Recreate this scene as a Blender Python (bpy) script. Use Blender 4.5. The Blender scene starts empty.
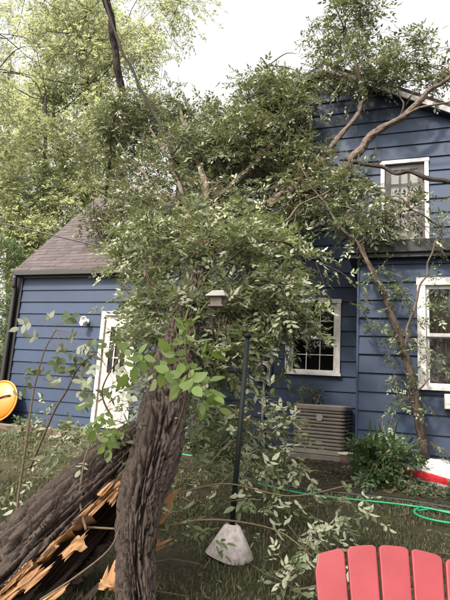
import bpy, bmesh, math, random
import numpy as np
from mathutils import Vector, Matrix, noise

random.seed(7)
rng = np.random.default_rng(11)
sc = bpy.context.scene
C = sc.collection
rad = math.radians

# ------------------------------------------------------------------ camera
CAM = Vector((0, 0, 1.35))
YAW, PITCH, ROLL, FPX = rad(19.33), rad(10.6), rad(3.6), 500.0
fw = Vector((-math.sin(YAW), math.cos(YAW), 0)); rt = Vector((math.cos(YAW), math.sin(YAW), 0)); up = Vector((0, 0, 1))
f2 = fw * math.cos(PITCH) + up * math.sin(PITCH); u2 = up * math.cos(PITCH) - fw * math.sin(PITCH)
r3 = rt * math.cos(ROLL) + u2 * math.sin(ROLL); u3 = u2 * math.cos(ROLL) - rt * math.sin(ROLL)
cam_d = bpy.data.cameras.new('camera'); cam = bpy.data.objects.new('camera', cam_d); C.objects.link(cam)
cam.matrix_world = Matrix(((r3.x, u3.x, -f2.x, CAM.x), (r3.y, u3.y, -f2.y, CAM.y), (r3.z, u3.z, -f2.z, CAM.z), (0, 0, 0, 1)))
cam_d.sensor_fit = 'VERTICAL'; cam_d.sensor_height = 36; cam_d.lens = 36 * FPX / 600
cam_d.clip_start = 0.05; cam_d.clip_end = 2000
sc.camera = cam
sc.render.resolution_x, sc.render.resolution_y = 768, 1024

# ------------------------------------------------------------------ sky, sun, exposure
SUN_AZ, SUN_EL = rad(-158), rad(48)           # where the sun stands (azimuth from +Y, clockwise)
w = bpy.data.worlds.new('World'); sc.world = w; w.use_nodes = True
nt = w.node_tree; bg = nt.nodes['Background']
sky = nt.nodes.new('ShaderNodeTexSky'); sky.sky_type = 'NISHITA'; sky.sun_disc = False
sky.sun_elevation = SUN_EL; sky.sun_rotation = SUN_AZ; sky.air_density = 1.0; sky.dust_density = 6.0; sky.ozone_density = 0.6
hs = nt.nodes.new('ShaderNodeHueSaturation'); hs.inputs['Saturation'].default_value = 0.12; hs.inputs['Value'].default_value = 1.0
nt.links.new(sky.outputs[0], hs.inputs['Color'])
wm = nt.nodes.new('ShaderNodeMix'); wm.data_type = 'RGBA'; wm.blend_type = 'MULTIPLY'; wm.inputs[0].default_value = 1.0; wm.inputs[7].default_value = (1.0, .975, .93, 1)
nt.links.new(hs.outputs[0], wm.inputs[6]); nt.links.new(wm.outputs[2], bg.inputs['Color']); bg.inputs['Strength'].default_value = 0.15
sd = bpy.data.lights.new('sun', 'SUN'); sd.energy = 2.3; sd.angle = rad(4); sd.color = (1.0, 0.90, 0.76)
so = bpy.data.objects.new('sun', sd); C.objects.link(so)
sdir = Vector((math.sin(SUN_AZ) * math.cos(SUN_EL), math.cos(SUN_AZ) * math.cos(SUN_EL), math.sin(SUN_EL)))
so.rotation_euler = sdir.to_track_quat('Z', 'Y').to_euler(); so.location = sdir * 40
vs = sc.view_settings; vs.view_transform = 'Standard'; vs.look = 'None'; vs.exposure = 1.72; vs.gamma = 1.0; vs.use_curve_mapping = False

# ------------------------------------------------------------------ helpers
def rayd(px, py): return r3 * (px - 225) - u3 * (py - 300) + f2 * FPX
def at(px, py, Y):                       # photo position at a known distance Y in front of the camera
    d = rayd(px, py); return CAM + d * ((Y - CAM.y) / d.y)
def depth(p): return (p - CAM).dot(f2)
def ground(x, y):
    t = min(max((y - 1.0) / 7.5, 0), 1.0)
    return 0.40 * t
def gbump(x, y):
    return ground(x, y) + 0.018 * noise.noise((x * .9, y * .9, 0)) + 0.008 * noise.noise((x * 3, y * 3, 5))
def on_ground(px, py):
    d = rayd(px, py); lo, hi = 0.0005, 0.2
    for _ in range(60):
        m = (lo + hi) / 2; p = CAM + d * m
        if p.z > ground(p.x, p.y): lo = m
        else: hi = m
    return CAM + d * lo
def tag(o, label=None, cat=None, group=None, kind=None):
    if label: o['label'] = label
    if cat: o['category'] = cat
    if group: o['group'] = group
    if kind: o['kind'] = kind
    return o
def empty(name, loc=(0, 0, 0), rz=0):
    o = bpy.data.objects.new(name, None); C.objects.link(o); o.location = loc; o.rotation_euler = (0, 0, rz); o.empty_display_size = .1
    return o
def link(name, me, mats=None, parent=None, smooth=False):
    o = bpy.data.objects.new(name, me); C.objects.link(o)
    if mats is not None and len(me.materials) == 0:
        for m in (mats if isinstance(mats, (list, tuple)) else [mats]): me.materials.append(m)
    if smooth: me.polygons.foreach_set('use_smooth', [True] * len(me.polygons))
    if parent: o.parent = parent
    return o
def sstep(a, b, x):
    t = min(max((x-a)/(b-a), 0), 1); return t*t*(3-2*t)
class MB:
    """collects solid pieces, then links them as one mesh object"""
    def __init__(s): s.v = []; s.f = []
    def add(s, v, f):
        n = len(s.v); s.v += [tuple(p) for p in v]; s.f += [tuple(i + n for i in q) for q in f]; return s
    def box(s, x0, x1, y0, y1, z0, z1):
        return s.add([(x0,y0,z0),(x1,y0,z0),(x1,y1,z0),(x0,y1,z0),(x0,y0,z1),(x1,y0,z1),(x1,y1,z1),(x0,y1,z1)],
                     [(3,2,1,0),(4,5,6,7),(0,1,5,4),(1,2,6,5),(2,3,7,6),(3,0,4,7)])
    def prism(s, poly, y0f, y1f):       # poly in (x,z), counter-clockwise seen from -Y
        n = len(poly); v = [(x, y0f(z), z) for x, z in poly] + [(x, y1f(z), z) for x, z in poly]
        f = [tuple(range(n)), tuple(range(2*n-1, n-1, -1))] + [(i, i + n, (i+1) % n + n, (i+1) % n) for i in range(n)]
        return s.add(v, f)
    def tube(s, pts, radii, n=8, cap=True):
        v, f = tube_geo(pts, radii, n, cap); return s.add(v, f)
    def lathe(s, prof, n=24, c=(0,0,0)):
        m = len(prof); v = []; f = []
        for i in range(n):
            a = 2*math.pi*i/n
            for r, z in prof: v.append((c[0]+r*math.cos(a), c[1]+r*math.sin(a), c[2]+z))
        for i in range(n):
            j = (i+1) % n
            for k in range(m-1): f.append((i*m+k, j*m+k, j*m+k+1, i*m+k+1))
        return s.add(v, f)
    def build(s, name, mat, parent=None, smooth=False, bevel=0, origin=None, tf=None):
        me = bpy.data.meshes.new(name)
        v = s.v
        if tf is not None: v = [tuple(tf @ Vector(p)) for p in v]
        me.from_pydata(v, [], s.f); me.update()
        o = link(name, me, mat, parent, smooth)
        if bevel:
            b = o.modifiers.new('bevel', 'BEVEL'); b.width = bevel; b.segments = 2; b.limit_method = 'ANGLE'
        return o
def tube_geo(pts, radii, n=8, cap=True):
    pts = [Vector(p) for p in pts]; v = []; f = []
    t0 = (pts[1]-pts[0]).normalized(); ref = Vector((0,0,1)) if abs(t0.z) < .9 else Vector((1,0,0))
    nrm = (ref - t0*ref.dot(t0)).normalized()
    for i, p in enumerate(pts):
        t = (pts[min(i+1, len(pts)-1)] - pts[max(i-1, 0)]).normalized()
        nrm = (nrm - t*nrm.dot(t)).normalized(); b = t.cross(nrm)
        for k in range(n):
            a = 2*math.pi*k/n; v.append(p + (nrm*math.cos(a) + b*math.sin(a))*radii[i])
    for i in range(len(pts)-1):
        for k in range(n):
            f.append((i*n+k, i*n+(k+1) % n, (i+1)*n+(k+1) % n, (i+1)*n+k))
    if cap: f.append(tuple(range(n-1, -1, -1))); f.append(tuple(range((len(pts)-1)*n, len(pts)*n)))
    return v, f
def crom(pts, m=8, vals=None):           # Catmull-Rom through points (and values)
    P = [Vector(p) for p in pts]; out = []; vo = []
    for i in range(len(P)-1):
        p0, p1, p2, p3 = P[max(i-1,0)], P[i], P[i+1], P[min(i+2,len(P)-1)]
        for k in range(m):
            t = k/m
            out.append(.5*((2*p1)+(p2-p0)*t+(2*p0-5*p1+4*p2-p3)*t*t+(3*p1-p0-3*p2+p3)*t**3))
            if vals: vo.append(vals[i]*(1-t)+vals[i+1]*t)
    out.append(P[-1])
    if vals: vo.append(vals[-1]); return out, vo
    return out

# ------------------------------------------------------------------ materials
def new_mat(name):
    m = bpy.data.materials.new(name); m.use_nodes = True; t = m.node_tree; b = t.nodes['Principled BSDF']; return m, t, b
def nd(t, typ, **kw):
    n = t.nodes.new(typ)
    for k, v in kw.items():
        if hasattr(n, k): setattr(n, k, v)
    return n
def mix_col(t, fac, a, b, mode='MIX'):
    n = nd(t, 'ShaderNodeMix'); n.data_type = 'RGBA'; n.blend_type = mode
    for i, x in ((0, fac), (6, a), (7, b)):
        if hasattr(x, 'default_value') or hasattr(x, 'links'): t.links.new(x, n.inputs[i])
        else: n.inputs[i].default_value = x if i == 0 else (*x, 1)
    return n.outputs[2]
def ramp(t, src, stops):
    n = nd(t, 'ShaderNodeValToRGB'); e = n.color_ramp.elements
    while len(e) < len(stops): e.new(.5)
    for i, (p, c) in enumerate(stops): e[i].position = p; e[i].color = (*c, 1) if len(c) == 3 else c
    t.links.new(src, n.inputs[0]); return n.outputs[0]
def noise_tex(t, scale, detail=4, rough=.55, vec=(1, 1, 1), obj=False, rnd=False):
    co = nd(t, 'ShaderNodeTexCoord'); mp = nd(t, 'ShaderNodeMapping'); mp.inputs['Scale'].default_value = vec
    if obj: t.links.new(co.outputs['Object'], mp.inputs[0])
    else:
        g = nd(t, 'ShaderNodeNewGeometry'); t.links.new(g.outputs['Position'], mp.inputs[0])
    n = nd(t, 'ShaderNodeTexNoise'); n.inputs['Scale'].default_value = scale; n.inputs['Detail'].default_value = detail; n.inputs['Roughness'].default_value = rough
    t.links.new(mp.outputs[0], n.inputs['Vector']); return n.outputs['Fac']
def bump(t, b, h, strength=.3, dist=.01):
    n = nd(t, 'ShaderNodeBump'); n.inputs['Strength'].default_value = strength; n.inputs['Distance'].default_value = dist
    t.links.new(h, n.inputs['Height']); t.links.new(n.outputs[0], b.inputs['Normal'])
def simple(name, c1, c2=None, scale=6, rough=.6, vec=(1,1,1), bs=0, bd=.004, metallic=0, spec=.5, detail=5):
    m, t, b = new_mat(name); c2 = c2 or tuple(x*.75 for x in c1)
    f = noise_tex(t, scale, detail, .6, vec)
    t.links.new(ramp(t, f, [(.3, c2), (.7, c1)]), b.inputs['Base Color'])
    b.inputs['Roughness'].default_value = rough; b.inputs['Metallic'].default_value = metallic; b.inputs['Specular IOR Level'].default_value = spec
    if bs: bump(t, b, f, bs, bd)
    return m

def siding_mat():
    m, t, b = new_mat('siding_paint')
    a = noise_tex(t, 1.3, 5, .6); s = noise_tex(t, 5, 5, .65, (1.0, 1.0, .12)); g = noise_tex(t, 60, 3, .6, (.12, 1, 1))
    base = ramp(t, a, [(.3, (.0125, .0245, .054)), (.7, (.0175, .032, .068))])
    dirt = ramp(t, s, [(.45, (0, 0, 0)), (.8, (.35,) * 3)])
    oi = nd(t, 'ShaderNodeObjectInfo'); rv = ramp(t, oi.outputs['Random'], [(0, (.90,) * 3), (1, (1.10,) * 3)])
    c = mix_col(t, dirt, base, (.030, .034, .044)); c = mix_col(t, 1.0, c, rv, 'MULTIPLY')
    t.links.new(c, b.inputs['Base Color']); b.inputs['Roughness'].default_value = .62; b.inputs['Specular IOR Level'].default_value = .35
    bump(t, b, g, .12, .003); return m
def trim_mat():
    m, t, b = new_mat('white_trim'); a = noise_tex(t, 7, 5, .65)
    t.links.new(ramp(t, a, [(.35, (.38, .36, .35)), (.6, (.50, .485, .475))]), b.inputs['Base Color']); b.inputs['Roughness'].default_value = .5
    bump(t, b, noise_tex(t, 70, 3), .06, .002); return m
def glass_mat(tint=(.95, .96, .96), refl=.10):
    m, t, b = new_mat('pane_glass'); t.nodes.remove(b)
    out = [n for n in t.nodes if n.type == 'OUTPUT_MATERIAL'][0]
    tr = nd(t, 'ShaderNodeBsdfTransparent'); tr.inputs[0].default_value = (*tint, 1)
    gl = nd(t, 'ShaderNodeBsdfGlossy'); gl.inputs['Roughness'].default_value = .03; gl.inputs[0].default_value = (.9, .95, 1, 1)
    lw = nd(t, 'ShaderNodeFresnel'); lw.inputs[0].default_value = 1.52
    mx = nd(t, 'ShaderNodeMixShader'); t.links.new(lw.outputs[0], mx.inputs[0]); t.links.new(tr.outputs[0], mx.inputs[1]); t.links.new(gl.outputs[0], mx.inputs[2])
    t.links.new(mx.outputs[0], out.inputs[0]); 
    n = noise_tex(t, 1.5, 2); bp = nd(t, 'ShaderNodeBump'); bp.inputs['Strength'].default_value = .05; t.links.new(n, bp.inputs['Height']); t.links.new(bp.outputs[0], gl.inputs['Normal'])
    return m
def leaf_mat(name, front, front2, back, transl, tfac=.35, use_obj=False, rough=.42):
    m, t, b = new_mat(name)
    out = [n for n in t.nodes if n.type == 'OUTPUT_MATERIAL'][0]
    if use_obj: v = nd(t, 'ShaderNodeObjectInfo').outputs['Random']
    else:
        at_ = nd(t, 'ShaderNodeAttribute'); at_.attribute_name = 'vary'; v = at_.outputs['Fac']
    fr = ramp(t, v, [(0, front), (.75, front2), (1, tuple(min(1, x*1.25) for x in front2))])
    g = nd(t, 'ShaderNodeNewGeometry'); c = mix_col(t, g.outputs['Backfacing'], fr, back)
    t.links.new(c, b.inputs['Base Color']); b.inputs['Roughness'].default_value = rough; b.inputs['Specular IOR Level'].default_value = .45
    tl = nd(t, 'ShaderNodeBsdfTranslucent'); tc = mix_col(t, v, tuple(x*.75 for x in transl), transl); t.links.new(tc, tl.inputs[0])
    mx = nd(t, 'ShaderNodeMixShader'); mx.inputs[0].default_value = tfac
    t.links.new(b.outputs[0], mx.inputs[1]); t.links.new(tl.outputs[0], mx.inputs[2]); t.links.new(mx.outputs[0], out.inputs[0])
    return m
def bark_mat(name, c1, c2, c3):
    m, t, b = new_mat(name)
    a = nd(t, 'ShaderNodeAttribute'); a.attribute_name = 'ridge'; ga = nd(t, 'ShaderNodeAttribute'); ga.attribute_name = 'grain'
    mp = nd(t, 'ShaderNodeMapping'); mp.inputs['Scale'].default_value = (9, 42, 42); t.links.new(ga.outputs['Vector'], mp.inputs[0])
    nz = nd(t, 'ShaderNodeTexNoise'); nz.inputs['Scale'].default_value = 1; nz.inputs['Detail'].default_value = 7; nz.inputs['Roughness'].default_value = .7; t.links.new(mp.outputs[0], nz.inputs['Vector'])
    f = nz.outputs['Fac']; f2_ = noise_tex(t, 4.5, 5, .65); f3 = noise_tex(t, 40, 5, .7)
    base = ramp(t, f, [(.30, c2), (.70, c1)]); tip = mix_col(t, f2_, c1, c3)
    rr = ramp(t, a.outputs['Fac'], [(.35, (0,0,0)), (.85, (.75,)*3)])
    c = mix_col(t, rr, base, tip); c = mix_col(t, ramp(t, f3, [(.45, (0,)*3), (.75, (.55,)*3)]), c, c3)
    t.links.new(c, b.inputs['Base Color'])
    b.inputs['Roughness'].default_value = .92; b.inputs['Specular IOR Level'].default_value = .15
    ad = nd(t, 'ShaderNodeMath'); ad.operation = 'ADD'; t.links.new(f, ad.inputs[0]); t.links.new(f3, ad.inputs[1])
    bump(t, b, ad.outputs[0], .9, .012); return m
def wood_mat(name, c1, c2, c3, ang=(1, 1, 1)):
    m, t, b = new_mat(name)
    co = nd(t, 'ShaderNodeTexCoord'); at_ = nd(t, 'ShaderNodeAttribute'); at_.attribute_name = 'grain'
    mp = nd(t, 'ShaderNodeMapping'); mp.inputs['Scale'].default_value = (1.2, 45, 1); t.links.new(at_.outputs['Vector'], mp.inputs[0])
    n = nd(t, 'ShaderNodeTexNoise'); n.inputs['Scale'].default_value = 1; n.inputs['Detail'].default_value = 6; t.links.new(mp.outputs[0], n.inputs['Vector'])
    big = noise_tex(t, 7, 4, .6)
    c = ramp(t, n.outputs['Fac'], [(.3, c2), (.55, c1), (.8, c3)])
    c = mix_col(t, big, c, c2)
    t.links.new(c, b.inputs['Base Color']); b.inputs['Roughness'].default_value = .75; bump(t, b, n.outputs['Fac'], .6, .006); return m

M = {}
M['siding'] = siding_mat(); M['trim'] = trim_mat(); M['glass'] = glass_mat()
M['dark_trim'] = simple('dark_trim', (.009, .0075, .008), (.005, .004, .0045), 9, .55)
M['brown_trim'] = simple('brown_sash', (.022, .016, .015), (.013, .01, .009), 12, .5)
M['cream'] = simple('cream_strip', (.40, .40, .30), None, 5, .6)
M['room'] = simple('dark_room', (.055, .045, .042), (.03, .025, .025), 2, .9)
M['blind'] = simple('blind_fabric', (.80, .74, .66), (.70, .64, .57), 3, .8)
M['curtain'] = simple('curtain_fabric', (.20, .165, .13), (.12, .10, .08), 3, .8)
M['core'] = simple('wall_core', (.05, .07, .14), None, 2, .9)
M['foundation'] = simple('foundation_block', (.16, .145, .13), (.09, .08, .075), 5, .9, bs=.4)
def shingle_mat():
    m, t, b = new_mat('shingle'); at_ = nd(t, 'ShaderNodeAttribute'); at_.attribute_name = 'vary'
    c = ramp(t, at_.outputs['Fac'], [(0, (.030, .022, .024)), (.5, (.046, .034, .036)), (1, (.070, .052, .054))])
    g = noise_tex(t, 140, 3, .7); c = mix_col(t, .35, c, ramp(t, g, [(.3, (.03, .022, .023)), (.7, (.10, .08, .078))]))
    t.links.new(c, b.inputs['Base Color']); b.inputs['Roughness'].default_value = .92; bump(t, b, g, .4, .004); return m
M['shingle'] = shingle_mat()
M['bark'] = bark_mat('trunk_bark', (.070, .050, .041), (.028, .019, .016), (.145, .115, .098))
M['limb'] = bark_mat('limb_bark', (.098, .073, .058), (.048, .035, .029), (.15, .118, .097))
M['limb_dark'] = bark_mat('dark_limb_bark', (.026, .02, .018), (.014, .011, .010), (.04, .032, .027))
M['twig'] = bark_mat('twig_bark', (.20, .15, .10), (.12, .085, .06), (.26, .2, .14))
M['fresh_wood'] = wood_mat('fresh_torn_wood', (.52, .30, .14), (.36, .175, .075), (.64, .43, .24))
M['old_wood'] = wood_mat('dark_inner_wood', (.10, .055, .037), (.045, .026, .02), (.18, .095, .058))
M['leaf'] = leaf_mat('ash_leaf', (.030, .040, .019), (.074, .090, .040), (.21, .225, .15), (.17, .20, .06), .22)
M['leaf_pale'] = leaf_mat('pale_leaf', (.085, .11, .045), (.15, .18, .08), (.38, .40, .28), (.26, .32, .10), .28, True)
M['leaf_bright'] = leaf_mat('bright_leaf', (.105, .165, .035), (.165, .235, .06), (.25, .31, .14), (.30, .42, .08), .36, True, .38)
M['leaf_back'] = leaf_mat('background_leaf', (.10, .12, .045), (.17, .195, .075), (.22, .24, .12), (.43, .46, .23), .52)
M['leaf_shrub'] = leaf_mat('shrub_leaf', (.026, .048, .018), (.055, .088, .032), (.09, .12, .06), (.14, .24, .06), .25)
M['grass'] = leaf_mat('grass_blade', (.048, .051, .022), (.096, .098, .042), (.07, .074, .034), (.09, .10, .038), .25, False, .6)

# ------------------------------------------------------------------ fast mesh from arrays
def mesh_np(name, V, faces, mat, parent=None, vary=None, smooth=True, kind=None, uvw=None, attr='vary'):
    """V (n,3); faces list of (count, index array (m,count))"""
    me = bpy.data.meshes.new(name); me.vertices.add(len(V)); me.vertices.foreach_set('co', np.ascontiguousarray(V, dtype=np.float32).ravel())
    loops = np.concatenate([f.ravel() for k, f in faces]).astype(np.int32)
    tot = np.concatenate([np.full(len(f), k) for k, f in faces]).astype(np.int32)
    st = np.concatenate([[0], np.cumsum(tot)[:-1]]).astype(np.int32)
    me.loops.add(len(loops)); me.loops.foreach_set('vertex_index', loops)
    me.polygons.add(len(tot)); me.polygons.foreach_set('loop_start', st); me.polygons.foreach_set('loop_total', tot)
    me.polygons.foreach_set('use_smooth', np.full(len(tot), smooth)); me.update(calc_edges=True)
    if vary is not None:
        a = me.attributes.new(attr, 'FLOAT', 'POINT'); a.data.foreach_set('value', np.ascontiguousarray(vary, dtype=np.float32))
    if uvw is not None:
        a = me.attributes.new('grain', 'FLOAT_VECTOR', 'POINT'); a.data.foreach_set('vector', np.ascontiguousarray(uvw, dtype=np.float32).ravel())
    me.materials.append(mat); o = bpy.data.objects.new(name, me); C.objects.link(o)
    if parent: o.parent = parent
    if kind: o['kind'] = kind
    return o

# leaflet templates: x along the midrib, y across, z the upper side
T_FAR = np.array([(0,0,0),(.42,.235,.05),(1,0,-.06),(.42,-.235,.05)], float); F_FAR = [(3, np.array([(0,2,1),(0,3,2)]))]
T_MID = np.array([(0,0,0),(.3,.20,.05),(.33,0,0),(.3,-.20,.05),(.68,.17,.01),(.70,0,-.03),(.68,-.17,.01),(1.0,0,-.12)], float)
F_MID = [(3, np.array([(0,2,1),(0,3,2),(4,5,7),(5,6,7)])), (4, np.array([(1,2,5,4),(2,3,6,5)]))]
def norm(a): return a / np.maximum(np.linalg.norm(a, axis=-1, keepdims=True), 1e-9)
def place(T, P, X, N, L):
    """template T at positions P with midrib X, normal N, length L -> (k*len(T),3)"""
    X = norm(X); Yv = norm(np.cross(N, X)); Z = np.cross(X, Yv)
    W = P[:, None, :] + L[:, None, None] * (T[None, :, 0:1] * X[:, None, :] + T[None, :, 1:2] * Yv[:, None, :] + T[None, :, 2:3] * Z[:, None, :])
    return W.reshape(-1, 3)
def rep_faces(F, k, nv):
    off = (np.arange(k) * nv)[:, None, None]
    return [(c, (f[None] + off).reshape(-1, c)) for c, f in F]
def compound(P, R, N, L, pairs=2, jit=.25):
    """leaflets of compound leaves: returns arrays of position, direction, normal, length"""
    R = norm(R); S = norm(np.cross(N, R)); k = len(P); out = []
    RL = L * (pairs * .62 + .35)
    spec = [(1.0, 0, 1.1)]
    for i in range(pairs):
        for s in (-1, 1): spec.append((.42 + .58 * i / pairs, s, .95 - .1 * (pairs-1-i)))
    for u, s, m in spec:
        droop = np.zeros((k, 3)); droop[:, 2] = -.25 * u * u
        p = P + (R + droop) * (RL * u)[:, None]
        d = R * (1.0 if s == 0 else .55) + S * (s * .9) + rng.normal(0, jit * .7, (k, 3)); d[:, 2] -= .18
        n = N + rng.normal(0, jit, (k, 3))
        out.append((p, d, n, L * m * rng.uniform(.8, 1.15, k)))
    return [np.concatenate([o[i] for o in out]) for i in range(4)]
def sprays(B, D, Ln, nleaf=7, L=.085, pairs=2, droop=.25, flip=.25, upw=1.0):
    """arrays of twigs: bases B, directions D, lengths Ln -> leaflet arrays and twig polylines"""
    k = len(B); D = norm(D); Ps = []; Rs = []; Ns = []; Ls = []
    side0 = norm(np.cross(D, np.array([0, 0, 1.]) + rng.normal(0, .3, (k, 3))))
    lines = [B + D * (Ln * t)[:, None] + np.array([0, 0, -1.]) * (droop * Ln * t * t)[:, None] for t in (0, .33, .66, 1)]
    for i in range(nleaf):
        t = .18 + .82 * (i + rng.uniform(-.3, .3, k)) / max(nleaf - 1, 1); t = np.clip(t, .05, 1)
        p = B + D * (Ln * t)[:, None] + np.array([0, 0, -1.]) * (droop * Ln * t * t)[:, None]
        s = side0 * (1 if i % 2 else -1)
        r = D * .55 + s * .8 + rng.normal(0, .3, (k, 3))
        if i == nleaf - 1: r = D + rng.normal(0, .2, (k, 3))
        n = np.array([0, -.25, 1.]) * upw + rng.normal(0, .55, (k, 3))
        fl = rng.random(k) < flip; n[fl] *= -1
        Ps.append(p); Rs.append(r); Ns.append(n); Ls.append(L * rng.uniform(.75, 1.2, k))
    lf = compound(np.concatenate(Ps), np.concatenate(Rs), np.concatenate(Ns), np.concatenate(Ls), pairs)
    return lf, lines
def blob_sprays(blobs, length=.45, spread=.6):
    """blobs: (centre, (rx,ry,rz), count). Twigs grow outward from inside each clump"""
    B = []; D = []
    for c, r, n in blobs:
        u = norm(rng.normal(0, 1, (n, 3))); q = rng.random(n)[:, None] ** .45
        # break the clump into lobes
        k = max(3, n // 14); lob = norm(rng.normal(0, 1, (k, 3))); pick = rng.integers(0, k, n)
        u = norm(u * .55 + lob[pick] * .8)
        p = np.array(c) + u * q * np.array(r) * .88
        B.append(p); D.append(u * .7 + rng.normal(0, spread, (n, 3)) + np.array([0, 0, -.12]))
    B = np.concatenate(B); D = np.concatenate(D)
    return B, D, length * rng.uniform(.6, 1.25, len(B))
def twig_mesh(name, lines, r, parent, mat):
    k = len(lines[0]); n = 3; V = []; 
    for i, p in enumerate(lines):
        d = norm(lines[min(i+1, 3)] - lines[max(i-1, 0)]); a = norm(np.cross(d, np.array([.3, .2, .9]))); b = np.cross(d, a)
        rr = r * (1 - .22 * i)
        for j in range(n):
            an = 2 * math.pi * j / n; V.append(p + (a * math.cos(an) + b * math.sin(an)) * rr)
    V = np.stack(V, 1).reshape(-1, 3)
    f = [(i*n+j, i*n+(j+1) % n, (i+1)*n+(j+1) % n, (i+1)*n+j) for i in range(3) for j in range(n)]
    return mesh_np(name, V, rep_faces([(4, np.array(f))], k, 4*n), mat, parent, vary=np.full(len(V), .5), attr='ridge', kind='stuff')
def foliage(name, lf, mat, parent, T=T_FAR, F=F_FAR, var=None):
    P, X, N, L = lf; V = place(T, P, X, N, L); k = len(P)
    v = np.clip(rng.normal(.5, .25, k), 0, 1) if var is None else var
    return mesh_np(name, V, rep_faces(F, k, len(T)), mat, parent, vary=np.repeat(v, len(T)), kind='stuff')

# ------------------------------------------------------------------ bark tubes
def bark_tube(name, pts, radii, mat, parent=None, m=14, n=48, amp=.014, freq=3.2, stretch=3.0, twist=.0, flare=None):
    P, Rr = crom(pts, m, list(radii)); V = []; ridge = []; grain = []; s = 0
    t0 = (P[1]-P[0]).normalized(); ref = Vector((0, -1, 0)); nrm = (ref - t0*ref.dot(t0)).normalized()
    sd = random.random() * 50
    for i, p in enumerate(P):
        t = (P[min(i+1, len(P)-1)] - P[max(i-1, 0)]).normalized()
        nrm = (nrm - t*nrm.dot(t)).normalized(); b = t.cross(nrm)
        if i: s += (p - P[i-1]).length
        for k in range(n):
            a = 2*math.pi*k/n; a2 = a + twist*s
            ca, sa = math.cos(a2)*freq, math.sin(a2)*freq
            w_ = noise.noise((ca*.35+sd, sa*.35, s*2.4)) * 1.3
            q = 2*sstep(.0, .20, abs(noise.noise((ca + w_ + sd, sa - w_, s*stretch)))) - 1
            qb = 2*sstep(.0, .16, abs(noise.noise((ca*1.9 - w_ + sd, sa*1.9 + w_, s*stretch*2.2 + 9)))) - 1
            q2 = noise.noise((ca*4+sd, sa*4, s*stretch*5))
            lump = noise.noise((math.cos(a)*.9+sd, math.sin(a)*.9, s*1.6))
            r = Rr[i]*(1 + .10*lump) + amp*(q*.8 + qb*.35 + q2*.35 - .3)*min(1, Rr[i]/.08)
            V.append(p + (nrm*math.cos(a)+b*math.sin(a))*r); ridge.append(min(max(.5 + .5*q, 0), 1)); grain.append((s, Rr[i]*math.cos(a2), Rr[i]*math.sin(a2)))
    f = np.array([(i*n+k, i*n+(k+1) % n, (i+1)*n+(k+1) % n, (i+1)*n+k) for i in range(len(P)-1) for k in range(n)])
    caps = np.array([list(range(n-1, -1, -1)), list(range((len(P)-1)*n, len(P)*n))])
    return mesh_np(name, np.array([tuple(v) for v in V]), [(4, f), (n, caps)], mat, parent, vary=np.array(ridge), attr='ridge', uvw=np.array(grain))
def limb(name, pxs, r0, r1, parent, mat=None, n=20, m=14, amp=.017):
    """limb through photo points with their own distances: (px, py, Y)"""
    pts = [at(*p) if not isinstance(p, Vector) else p for p in pxs]
    pts, rr = crom(pts, 3, [r0 + (r1-r0)*i/(len(pts)-1) for i in range(len(pts))])
    pts = [p + (Vector((random.gauss(0, .018), random.gauss(0, .018), random.gauss(0, .018))) if 0 < i < len(pts)-1 else Vector()) for i, p in enumerate(pts)]
    rr = [r*random.uniform(.86, 1.12) for r in rr]
    return bark_tube(name, pts, rr, mat or M['limb'], parent, 7, n, amp, 2.2, 5.0)

# ================================================================== GROUND
def sheet(name, x0, x1, y0, y1, nx, ny, mat, dz=0.0, hole=None):
    X = np.linspace(x0, x1, nx); Yv = np.linspace(y0, y1, ny); V = []
    for y in Yv:
        for x in X: V.append((x, y, gbump(x, y) + dz))
    f = [(j*nx+i, j*nx+i+1, (j+1)*nx+i+1, (j+1)*nx+i) for j in range(ny-1) for i in range(nx-1)]
    return mesh_np(name, np.array(V), [(4, np.array(f))], mat)
def soil_mat(name, soil1, soil2, green, amt):
    m, t, b = new_mat(name)
    s = noise_tex(t, 1.1, 5, .6); d = noise_tex(t, 30, 6, .7); e = noise_tex(t, 7, 5, .6)
    c = ramp(t, d, [(.3, soil2), (.7, soil1)])
    g = ramp(t, d, [(.3, tuple(x*.55 for x in green)), (.7, green)])
    k = ramp(t, s, [(.5-amt*.25, (1,)*3), (.62, (0,)*3)]); k2 = mix_col(t, .5, k, ramp(t, e, [(.4, (1,)*3), (.6, (0,)*3)]))
    t.links.new(mix_col(t, k2, c, g), b.inputs['Base Color']); b.inputs['Roughness'].default_value = .95; b.inputs['Specular IOR Level'].default_value = .15
    bump(t, b, d, .9, .02); return m
M['soil'] = soil_mat('lawn_soil', (.072, .055, .038), (.034, .026, .019), (.048, .052, .023), .5)
M['mulch'] = soil_mat('bed_mulch', (.070, .046, .034), (.028, .02, .016), (.04, .045, .022), .0)
terrain_v = [(-300, -300, -.03), (300, -300, -.03), (300, 400, -.03), (-300, 400, -.03)]
lawn = sheet('lawn', -16, 9, -3, 34, 130, 190, M['soil']); tag(lawn, 'patchy trampled back lawn', kind='structure')
me = bpy.data.meshes.new('terrain'); me.from_pydata(terrain_v, [], [(0, 1, 2, 3)]); terr = link('terrain', me, M['soil']); tag(terr, 'wide ground beyond the yard', kind='structure')

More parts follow.
